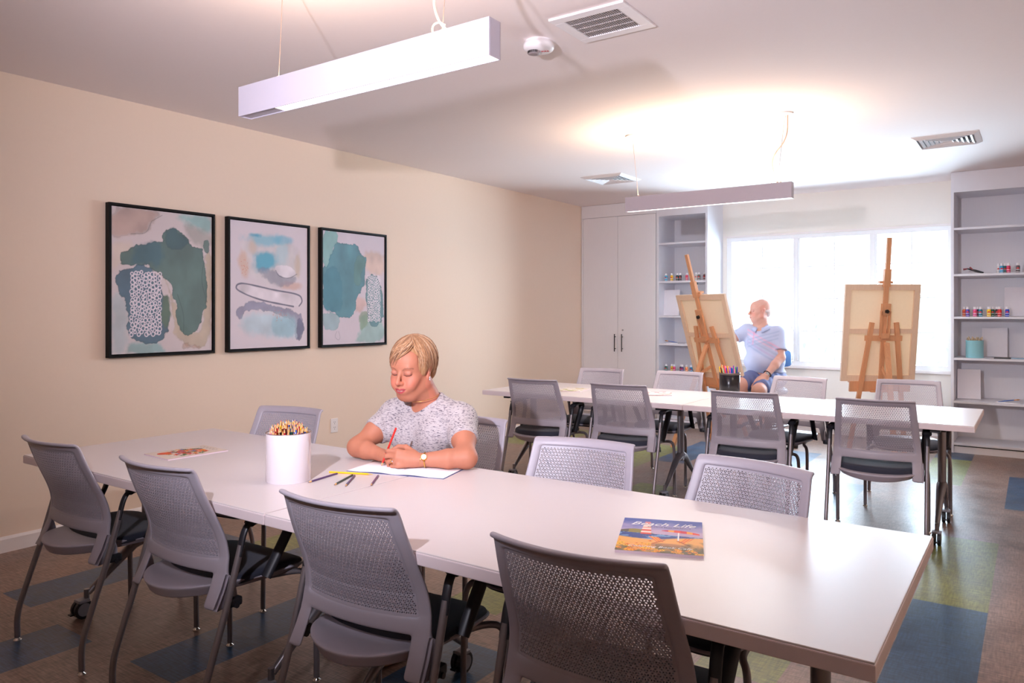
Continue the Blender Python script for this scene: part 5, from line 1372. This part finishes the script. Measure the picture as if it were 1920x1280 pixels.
def build_woman():
    W0 = tag(empty('person', (2.60, 2.60, 0)), 'woman with short blonde hair in a flecked white T-shirt drawing at the front table', 'person')
    W0.location = (0, 0, 0)
    h = Frame3((2.622, 2.422, 1.130), (.16, -.95, -.20), (0.03, 0, 1), 1.07)
    SL, SRr = Vector((2.800, 2.535, .908)), Vector((2.452, 2.500, .908)); EL, ER = Vector((2.962, 2.375, .785)), Vector((2.425, 2.285, .788))
    WL, WR = Vector((2.800, 2.262, .777)), Vector((2.583, 2.278, .770))
    torso = [el((2.62, 2.63, .54), (.185, .14, .12), .05), el((2.622, 2.575, .70), (.172, .128, .13), .06), el((2.628, 2.545, .86), (.165, .105, .12), .06),
             rc(SRr, SL, .050, .050, .05), el((2.56, 2.460, .835), (.070, .060, .070), .04), el((2.705, 2.468, .835), (.070, .060, .070), .04)]
    neck = [rc((2.630, 2.525, .945), (2.640, 2.465, 1.055), .056, .050, .03), rc((2.635, 2.50, 1.0), tuple(h.p(0, .0, -.06)), .050, .048, .03), rc((2.638, 2.478, 1.01), tuple(h.p(0, .045, -.085)), .040, .030, .03)]
    armL = [rc(SL, SL.lerp(EL, .5), .052, .047, .04), rc(SL.lerp(EL, .5), EL, .046, .037, .035), rc(EL, EL.lerp(WL, .35), .036, .037, .035), rc(EL.lerp(WL, .4), WL, .038, .0255, .02)]
    armR = [rc(SRr, SRr.lerp(ER, .5), .052, .047, .04), rc(SRr.lerp(ER, .5), ER, .046, .037, .035), rc(ER, ER.lerp(WR, .35), .036, .037, .035), rc(ER.lerp(WR, .4), WR, .037, .0255, .02)]
    hl, jl, tl = hand_prims(WL, (-.70, -.68, .10), (.66, -.66, .30), 1, [(.42, .95, .7), (.55, 1.0, .8), (.70, 1.05, .8), (.85, 1.05, .8)], .02, (.2, 1.6), 1.05)
    hr, jr, tr = hand_prims(WR, (.92, -.30, -.03), (-.10, .10, 1), -1, [(.25, .35, .3), (.22, .35, .3), (.22, .38, .3), (.28, .4, .3)], .10, (.5, .3), .95)
    hips = [rc((2.62, 2.62, .53), (2.52, 2.52, .525), .10, .088, .05), rc((2.62, 2.62, .53), (2.73, 2.52, .525), .10, .088, .05)]
    legs = []
    for kx, ax in ((2.50, 2.49), (2.76, 2.78)):
        legs += [rc((2.62 + (.09 if kx > 2.6 else -.09), 2.56, .53), (kx, 2.20, .535), .085, .062, .04), rc((kx, 2.20, .535), (ax, 2.235, .11), .058, .037, .03), rc((ax, 2.24, .075), (ax, 2.12, .05), .036, .028, .02)]
    P = head_prims(h, smile=1.0, jaw=.99, nose=.88) + neck + torso[:4] + armL + armR + hl + hr + legs
    V, F = sdf_mesh(P, .0030)
    C = skin_cols(V, h, (186, 120, 94), (170, 52, 68), (126, 82, 64), .45)
    L = h.loc(V); m = (np.abs(L[:, 0]) < .012) & (np.abs(L[:, 2] + .0650 - 11 * L[:, 0] ** 2) < .0016) & (L[:, 1] > .085); C[m] = lin((196, 176, 166))
    for j in jl + jr:    # pink nails
        q = np.array(j[-1]); d = np.linalg.norm(V - q, axis=1); C[d < .0075] = lin((200, 100, 100))
    fast_obj('body', V, F, M_skin('woman_skin'), W0, C)
    # T-shirt: fuller than the body, open at the neck, sleeves ending above the elbow
    sh = [el((2.62, 2.63, .56), (.198, .155, .12), .05), el((2.622, 2.570, .70), (.190, .145, .13), .06), el((2.628, 2.540, .86), (.180, .122, .12), .06), rc(SRr, SL, .062, .062, .05),
          el((2.555, 2.455, .835), (.080, .070, .078), .04), el((2.712, 2.462, .835), (.080, .070, .078), .04), rc((2.632, 2.53, .93), (2.640, 2.50, 1.00), .075, .058, .03), rc((2.66, 2.525, .965), SL, .050, .055, .05), rc((2.60, 2.515, .965), SRr, .050, .055, .05)]
    for S, E in ((SL, EL), (SRr, ER)): sh += [rc(S, S.lerp(E, .46), .064, .0635, .035)]
    sh += [sub(rc((2.637, 2.455, 1.035), (2.597, 2.385, .918), .086, .018, .006)), sub(rc((2.640, 2.50, 1.04), (2.640, 2.47, 1.10), .066, .07, .006)), sub(rc((2.632, 2.41, .97), (2.628, 2.36, .94), .035, .03, .006))]
    cuts = []
    for S, E in ((SL, EL), (SRr, ER)):
        d = np.array((E - S).normalized()); p = np.array(S.lerp(E, .56)); cuts.append((p, d, np.array(S), np.array(E)))
    def clip(Pn):
        r = np.full(len(Pn), -1.0)
        for p, d, s_, e_ in cuts:
            a = (Pn - p) @ d; ax = np.linalg.norm((Pn - p) - a[:, None] * d, axis=1); tor = np.minimum(pdist(sh[1], Pn), pdist(sh[2], Pn)); r = np.maximum(r, np.where(ax < .085, np.where((a > -.03) & (tor > .012), a, -1), -1))
        return r
    def folds(Pn):
        x, y, z = Pn[:, 0], Pn[:, 1], Pn[:, 2]
        f = .0035 * np.sin(z * 46 + x * 22 + 2.2 * np.sin(x * 11)) * np.exp(-((z - .74) / .10) ** 2) + .0025 * np.sin((x - 2.62) * 60 + z * 30) * np.exp(-((z - .66) / .09) ** 2)
        return f + .0018 * np.sin(x * 70 + y * 40 - z * 55) * np.exp(-((np.abs(x - 2.63) - .15) / .05) ** 2)
    V, F = sdf_mesh(sh, .0045, clip, folds)
    fast_obj('t_shirt', V, F, two_tone('flecked_jersey', (186, 178, 180), (92, 84, 98), sc=(66, 66, 400), thr=.60), W0)
    V, F = sdf_mesh([(p[0], p[1], p[2], p[3] + .008, p[4] + .008, p[5]) for p in legs if p[2][2] > .10 or p[1][2] > .3] + [el((2.62, 2.62, .535), (.19, .155, .085), .05)], .007)
    fast_obj('trousers', V, F, mat('dark_trousers', (60, 58, 70), .8, var=.1), W0)
    for ax in (2.49, 2.78):
        MB().tube([(ax, 2.29, .03), (ax, 2.22, .036), (ax, 2.12, .030), (ax, 2.06, .022)], [.034, .040, .038, .022], 14, 0, .75, up=(0, 0, 1)).build('shoe', mat('tan_shoe', (150, 120, 96), .6), W0)
    # hair
    hp = [h.el((0, -.026, .044), (.083, .100, .094), .01), h.el((0, -.070, -.020), (.066, .048, .058), .03)]
    for s in (-1, 1): hp += [h.el((s * .064, .012, .026), (.020, .036, .050), .012)]
    hp += [sub(h.el((-.002, .120, .040), (.070, .072, .085), .008)), sub(h.el((0, .10, -.05), (.075, .085, .06), .01)), sub(h.el((0, .01, -.115), (.09, .09, .055), .01)), sub(h.el((-.088, -.006, -.022), (.030, .028, .030), .006)), sub(h.el((.088, -.006, -.022), (.03, .028, .030), .006))]
    V, F = sdf_mesh(hp, .0035); L = h.loc(V); ang = np.arctan2(L[:, 0], L[:, 1])
    k = fbm(ang * 14, L[:, 2] * 6, 5, 3); cA, cB = np.array(lin((158, 112, 74))), np.array(lin((200, 160, 118))); C = cA + (cB - cA) * np.clip((k - .3) * 2, 0, 1)[:, None]
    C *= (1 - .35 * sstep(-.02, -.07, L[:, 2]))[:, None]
    hair = fast_obj('hair', V, F, mat('blonde_hair', (255, 255, 255), .6, attr='Col', var=.12, scale=260, stretch=(1, 1, .2), spec=.25, sheen=.1), W0, C)
    def spec(r, t):
        ph = r.uniform(-180, 180); a = abs(ph)
        if a < 52:
            # fringe: combed from a parting on her left over to her right
            q = r.uniform(0, 1)
            if q < .26: return r.uniform(-58, -40), r.uniform(4, 24), r.uniform(84, 106), r.uniform(-30, -14)
            if q < .64: return r.uniform(-46, -18), r.uniform(8, 30), r.uniform(62, 88), r.uniform(66, 108)
            return r.uniform(-20, 34), r.uniform(4, 24), r.uniform(84, 108), r.uniform(38, 62)
        if a < 100: return ph, r.uniform(1, 14), r.uniform(94, 112), (r.uniform(-10, 6) if ph > 0 else r.uniform(-6, 10))
        return ph, r.uniform(0, 12), r.uniform(112, 142), r.uniform(-10, 10)
    V, F, C = hair_strands(h, 1000, spec, [(180, 134, 98), (158, 114, 80), (204, 168, 136), (136, 98, 72), (172, 128, 92)], 3, .0022, 1.3, ((0, -.020, .030), (.086, .109, .101)))
    fast_obj('strands', V, F, MATS['blonde_hair'], hair, C)
    # jewellery, watch
    gold, silver = mat('gold', (226, 180, 96), .25, 1.0), mat('silver', (222, 222, 232), .25, 1.0)
    d = (EL - WL).normalized(); c = WL + d * .028; u = d.cross(Vector((0, 0, 1))).normalized(); w = u.cross(d)
    ring = [c + (u * math.cos(a) * 1.0 + w * math.sin(a)) * .0300 for a in [2 * math.pi * k / 28 for k in range(29)]]
    wt = MB().tube(ring, .0042, 8, 0, .45).build('wrist_watch', gold, W0)
    n = (Vector((4.85, 0, 1.37)) - c).normalized(); n = (n - d * n.dot(d)).normalized() * .8 + w * .3; n.normalize(); fc = c + n * .0305
    MB().cyl(fc - n * .002, fc + n * .005, .0135, .0125, 24).build('watch_case', gold, wt); MB().cyl(fc + n * .0045, fc + n * .0056, .0105, .0105, 24).build('watch_dial', mat('dial_white', (244, 240, 236), .3), wt)
    c2 = WL + d * .012; b = []
    for k in range(29):
        a = 2 * math.pi * k / 28; b.append(c2 + (u * math.cos(a) + w * math.sin(a)) * .0275 + d * (.004 * math.sin(a * 1)))
    MB().tube(b, .0014, 6).build('bracelet', gold, W0)
    j = jl[2]; q = j[0].lerp(j[1], .55); dd = (j[1] - j[0]).normalized(); uu = dd.cross(Vector((0, 0, 1))).normalized(); ww = uu.cross(dd)
    rg = MB().tube([q + (uu * math.cos(2 * math.pi * k / 20) + ww * math.sin(2 * math.pi * k / 20)) * .0093 for k in range(21)], .0016, 6).build('ring', gold, W0)
    nn = (Vector((4.85, 0, 1.37)) - q).normalized(); MB().lathe([(.0005, -.003), (.0048, 0), (.0035, .0022), (.0005, .003)], n=10, T=Matrix.Translation(q + nn * .0105)).build('stone', silver, rg)
    e0 = h.p(-.080, .002, -.036); er = MB()
    for k in range(3): er.lathe([(.0005, -.0035), (.0036, 0), (.0005, .0035)], n=8, T=Matrix.Translation(e0 + Vector((.001 * (-1) ** k, 0, .004 - .005 * k))))
    er.build('earring', silver, W0)
    nk = [Vector((2.635, 2.50, 1.02)) + Vector((.075 * math.sin(a), -.085 * math.cos(a) - .012, -.045 * (1 + math.cos(a)) * .5 + .012)) for a in [R(-95 + 190 * k / 24) for k in range(25)]]
    MB().tube(nk, .0011, 6).build('necklace', gold, W0)
    # the red pencil in her hand
    tip, top = Vector((2.640, 2.215, .7405)), Vector((2.7235, 2.215, .905)); d = (tip - top).normalized()
    m, ms = pencil_mesh((tip - top).length, (226, 44, 36), .0042); o = m.build('red_pencil', ms); o.location = top; o.rotation_euler = d.to_track_quat('X', 'Z').to_euler(); tag(o, 'red pencil held upright in the woman\'s left hand', 'pencil')
build_woman()
# ---------------------------------------------------------------- the man painting
def build_man():
    G = tag(empty('person'), 'bald man in a pale blue polo shirt and shorts painting at the left easel', 'person')
    h = Frame3((2.533, 7.74, 1.392), (-.80, -.60, -.02), (0, 0, 1), 1.0)
    SRr, SL = Vector((2.405, 7.74, 1.185)), Vector((2.705, 7.76, 1.165)); ER, EL = Vector((2.245, 7.62, 1.075)), Vector((2.765, 7.66, .925))
    WR, WL = Vector((2.165, 7.66, 1.19)), Vector((2.685, 7.43, .755))
    torso = [el((2.585, 7.79, .72), (.19, .15, .12), .05), el((2.58, 7.74, .88), (.185, .155, .15), .06), el((2.57, 7.755, 1.06), (.180, .125, .14), .06), rc(SRr, SL, .058, .058, .05)]
    neck = [rc((2.56, 7.76, 1.19), tuple(h.p(0, -.015, -.05)), .066, .058, .03), rc((2.55, 7.74, 1.20), tuple(h.p(0, .03, -.08)), .05, .04, .03)]
    arms = []
    for S, E, Wr in ((SL, EL, WL), (SRr, ER, WR)):
        arms += [rc(S, E, .052, .043, .03), rc(E, E.lerp(Wr, .4), .043, .042, .02), rc(E.lerp(Wr, .4), Wr, .041, .029, .02)]
    hl, jl, _ = hand_prims(WL, (-.46, -.50, -.66), (.35, -.62, .62), 1, [(.22, .3, .3), (.2, .35, .3), (.22, .35, .35), (.28, .4, .35)], .16, (.5, .4), 1.06)
    hr, jr, _ = hand_prims(WR, (-.45, .0, .75), (.5, .6, .3), 1, [(.5, .8, .6)] * 4, .04, (.4, 1.2), 1.0)
    KR, KL = Vector((2.455, 7.40, .665)), Vector((2.66, 7.28, .62)); AR, AL = Vector((2.46, 7.44, .36)), Vector((2.66, 7.44, .36))
    legs = [rc((2.50, 7.76, .70), KR, .095, .066, .05), rc((2.67, 7.76, .70), KL, .095, .066, .05), rc(KR, AR, .060, .045, .03), rc(KL, AL, .060, .045, .03), rc(AR, (2.46, 7.45, .33), .042, .040, .03), rc(AL, (2.66, 7.45, .33), .042, .040, .03),
            rc((2.46, 7.45, .295), (2.46, 7.30, .285), .036, .030, .02), rc((2.66, 7.45, .295), (2.66, 7.30, .285), .036, .030, .02)]
    P = head_prims(h, True, nose=1.08, jaw=1.10, smile=.3) + [h.el((0, .03, -.085), (.045, .045, .035), .03)] + neck + torso + arms + hl + hr + legs
    V, F = sdf_mesh(P, .0045)
    C = skin_cols(V, h, (204, 154, 138), (186, 116, 110), (190, 160, 150), .4, True); fast_obj('body', V, F, M_skin('man_skin'), G, C)
    # white fringe of hair round the back, eyebrows
    hp = [h.el((0, -.040, -.002), (.0742, .0770, .030), .01), h.el((0, -.075, -.025), (.052, .036, .045), .02), sub(h.el((0, .055, .03), (.10, .075, .12), .008)), sub(h.el((0, -.02, .110), (.10, .11, .070), .01)),
          sub(h.el((-.085, -.010, -.01), (.03, .024, .038), .005)), sub(h.el((.085, -.010, -.01), (.03, .024, .038), .005))]
    V, F = sdf_mesh(hp, .005); fast_obj('hair', V, F, mat('white_hair', (208, 190, 184), .6, var=.12, scale=200), G)
    # polo shirt
    sh = [el((2.585, 7.79, .74), (.205, .165, .10), .05), el((2.58, 7.735, .88), (.202, .172, .15), .06), el((2.57, 7.75, 1.06), (.195, .140, .14), .06), rc(SRr, SL, .070, .070, .05), rc((2.56, 7.765, 1.18), (2.555, 7.75, 1.235), .085, .068, .03)]
    for S, E, f in ((SL, EL, .72), (SRr, ER, .50)): sh += [rc(S, S.lerp(E, f), .070, .070, .035)]
    sh += [sub(rc((2.55, 7.70, 1.27), (2.525, 7.60, 1.165), .060, .014, .006)), sub(rc((2.555, 7.75, 1.27), (2.55, 7.74, 1.33), .064, .075, .006))]
    cuts = [(np.array(S.lerp(E, f)), np.array((E - S).normalized())) for S, E, f in ((SL, EL, .74), (SRr, ER, .58))]
    def clip(Pn):
        r = np.full(len(Pn), -1.0)
        for p, d in cuts:
            a = (Pn - p) @ d; ax = np.linalg.norm((Pn - p) - a[:, None] * d, axis=1); tor = np.minimum(np.minimum(pdist(sh[0], Pn), pdist(sh[1], Pn)), pdist(sh[2], Pn))
            r = np.maximum(r, np.where(ax < .10, np.where((a > -.03) & (a < .12) & (tor > .034), a, -1), -1))
        return np.maximum(r, .765 - Pn[:, 2])
    def folds(Pn):
        x, z = Pn[:, 0], Pn[:, 2]; return .004 * np.sin(x * 30 + z * 34 + 2 * np.sin(z * 12)) * np.exp(-((z - .95) / .14) ** 2)
    V, F = sdf_mesh(sh, .006, clip, folds); x, y, z = V.T
    C = np.ones((len(V), 3)) * np.array(lin((176, 181, 206)))
    def band(m, c, a=.5):
        nonlocal C; m = (m * a)[:, None]; C = C * (1 - m) + np.array(lin(c)) * m
    fr = (y < 7.80) & (x > 2.43) & (x < 2.78)
    for k, c in ((-.02, (236, 150, 176)), (.02, (238, 180, 198)), (.06, (150, 160, 186)), (.095, (176, 150, 190)), (.13, (140, 154, 190))):
        l = z - (1.13 - k) + (x - 2.52) * .55; band(fr * np.exp(-(l / .010) ** 2), c)
    for k in (.03, .065, .10):
        l = z - (1.02 + k) - (x - 2.52) * .30; band(fr * np.exp(-(l / .007) ** 2) * (x < 2.74), (150, 162, 192), .7)
    band(fr * np.exp(-((x - 2.50) / .006) ** 2) * (z > 1.05), (226, 130, 160), .6)
    fast_obj('polo_shirt', V, F, mat('polo_pique', (255, 255, 255), .8, attr='Col', var=.02, bump=.2, bscale=600), G, C)
    col = MB(); N = 22; ctr = Vector((2.552, 7.752, 0))
    for k in range(N):
        def ringp(k):
            a = R(16 + 328 * k / N) ; front = abs(180 - (16 + 328 * k / N)) / 164.0     # front: 1 at the opening, 0 at the nape
            d = Vector((math.sin(a), -math.cos(a), 0)); z = 1.262 - .045 * front ** 2
            return ctr + d * .073 + Vector((0, -.012 * front, z)), ctr + d * (.104 + .004 * front) + Vector((0, -.016 * front, z - .030 - .016 * front ** 4))
        if k == 0: rows = [ringp(i) for i in range(N + 1)]; col.add([v for r_ in rows for v in r_], [(2 * i, 2 * i + 2, 2 * i + 3, 2 * i + 1) for i in range(N)])
    c = col.build('collar', mat('polo_collar', (176, 184, 214), .8, var=.02), G, True); mods(c, ('SOLIDIFY', dict(thickness=.004)))
    # shorts
    so = [el((2.585, 7.79, .70), (.205, .165, .115), .05), rc((2.50, 7.76, .70), Vector((2.50, 7.76, .70)).lerp(KR, .88), .110, .088, .04), rc((2.67, 7.76, .70), Vector((2.67, 7.76, .70)).lerp(KL, .78), .110, .088, .04)]
    V, F = sdf_mesh(so, .007, lambda Pn: Pn[:, 2] - .80, lambda Pn: .003 * np.sin(Pn[:, 0] * 50 + Pn[:, 1] * 60)); fast_obj('shorts', V, F, mat('slate_shorts', (92, 100, 140), .8, var=.08), G)
    for ax in (2.46, 2.66):
        MB().tube([(ax, 7.50, .270), (ax, 7.42, .275), (ax, 7.32, .268), (ax, 7.24, .258)], [.032, .042, .040, .022], 14, 0, .75, up=(0, 0, 1)).build('shoe', mat('dark_shoe', (50, 50, 58), .6), G)
    d = (EL - WL).normalized(); c = WL + d * .03; u = d.cross(Vector((0, 0, 1))).normalized(); w = u.cross(d)
    wt = MB().tube([c + (u * math.cos(2 * math.pi * k / 24) + w * math.sin(2 * math.pi * k / 24)) * .034 for k in range(25)], .0075, 8, 0, .4).build('wrist_watch', M_BLACK, G)
    n = (Vector((4.85, 0, 1.37)) - c).normalized(); MB().cyl(c + n * .032, c + n * .042, .019, .017, 20).build('watch_case', mat('steel_dark', (120, 116, 110), .3, .8), wt)
    # the stool he sits on
    s = tag(empty('drafting_stool', (2.60, 7.78, 0)), 'tall stool with a blue-grey backrest the man is sitting on', 'stool'); blue = mat('blue_grey_vinyl', (96, 132, 164), .5, var=.04)
    MB().lathe([(.001, .545), (.17, .545), (.195, .56), (.195, .59), (.17, .612), (.001, .615)], n=32, cap=False).build('seat', blue, s)
    m = MB(); m.tube(arc_path([(0, .14, .55), (0, .27, .56), (0, .262, .82)], .06), .010, 8).build('back_support', M_LEGM, s)
    v, f = soft_box(1, 1, 1, lambda a, b, t: Vector((a * .185, .245 + .014 * b - .05 * a * a * 1.0, .90 + .10 * t * (1 - .25 * a * a)))); o = mesh_obj('backrest', v, f, blue, s, True); mods(o, ('SUBSURF', dict(levels=2, render_levels=2)))
    MB().cyl((0, 0, .08), (0, 0, .545), .026).build('column', M_LEGM, s)
    MB().tube([(.20 * math.cos(2 * math.pi * k / 24), .20 * math.sin(2 * math.pi * k / 24) - .0, .235) for k in range(25)], .010, 8).bar((-.2, 0, .235), (.2, 0, .235), .015, .01).build('foot_ring', M_LEGM, s)
    for k in range(5):
        a = 2 * math.pi * k / 5 + .3; l = MB().bar((0, 0, .09), (.27 * math.cos(a), .27 * math.sin(a), .06), .035, .025).build('leg', M_BLACK, s)
        MB().lathe([(.02, 0), (.024, .01), (.024, .035), (.012, .048)], c=(.27 * math.cos(a), .27 * math.sin(a), 0), n=12).build('glide', M_BLACK, l)
    # the brush in his right hand, touching the canvas
    a, b = Vector((2.155, 7.60, 1.245)), Vector((2.13, 7.74, 1.30)); dd = (a - b).normalized()
    m = MB().tube([(0, 0, 0), (.07, 0, 0), (.15, 0, 0)], [.002, .0045, .004], 8, 0).cyl((.15, 0, 0), (.17, 0, 0), .0042, n=8, mi=1).tube([(.17, 0, 0), (.18, 0, 0), (.195, 0, 0)], [.0045, .005, .001], 8, 2)
    o = m.build('paint_brush', [colmat((60, 60, 66)), M_FERR, M_BRIST]); o.location = b; o.rotation_euler = dd.to_track_quat('X', 'Z').to_euler(); tag(o, 'paint brush held by the man behind the tilted canvas', 'paint brush')
build_man()
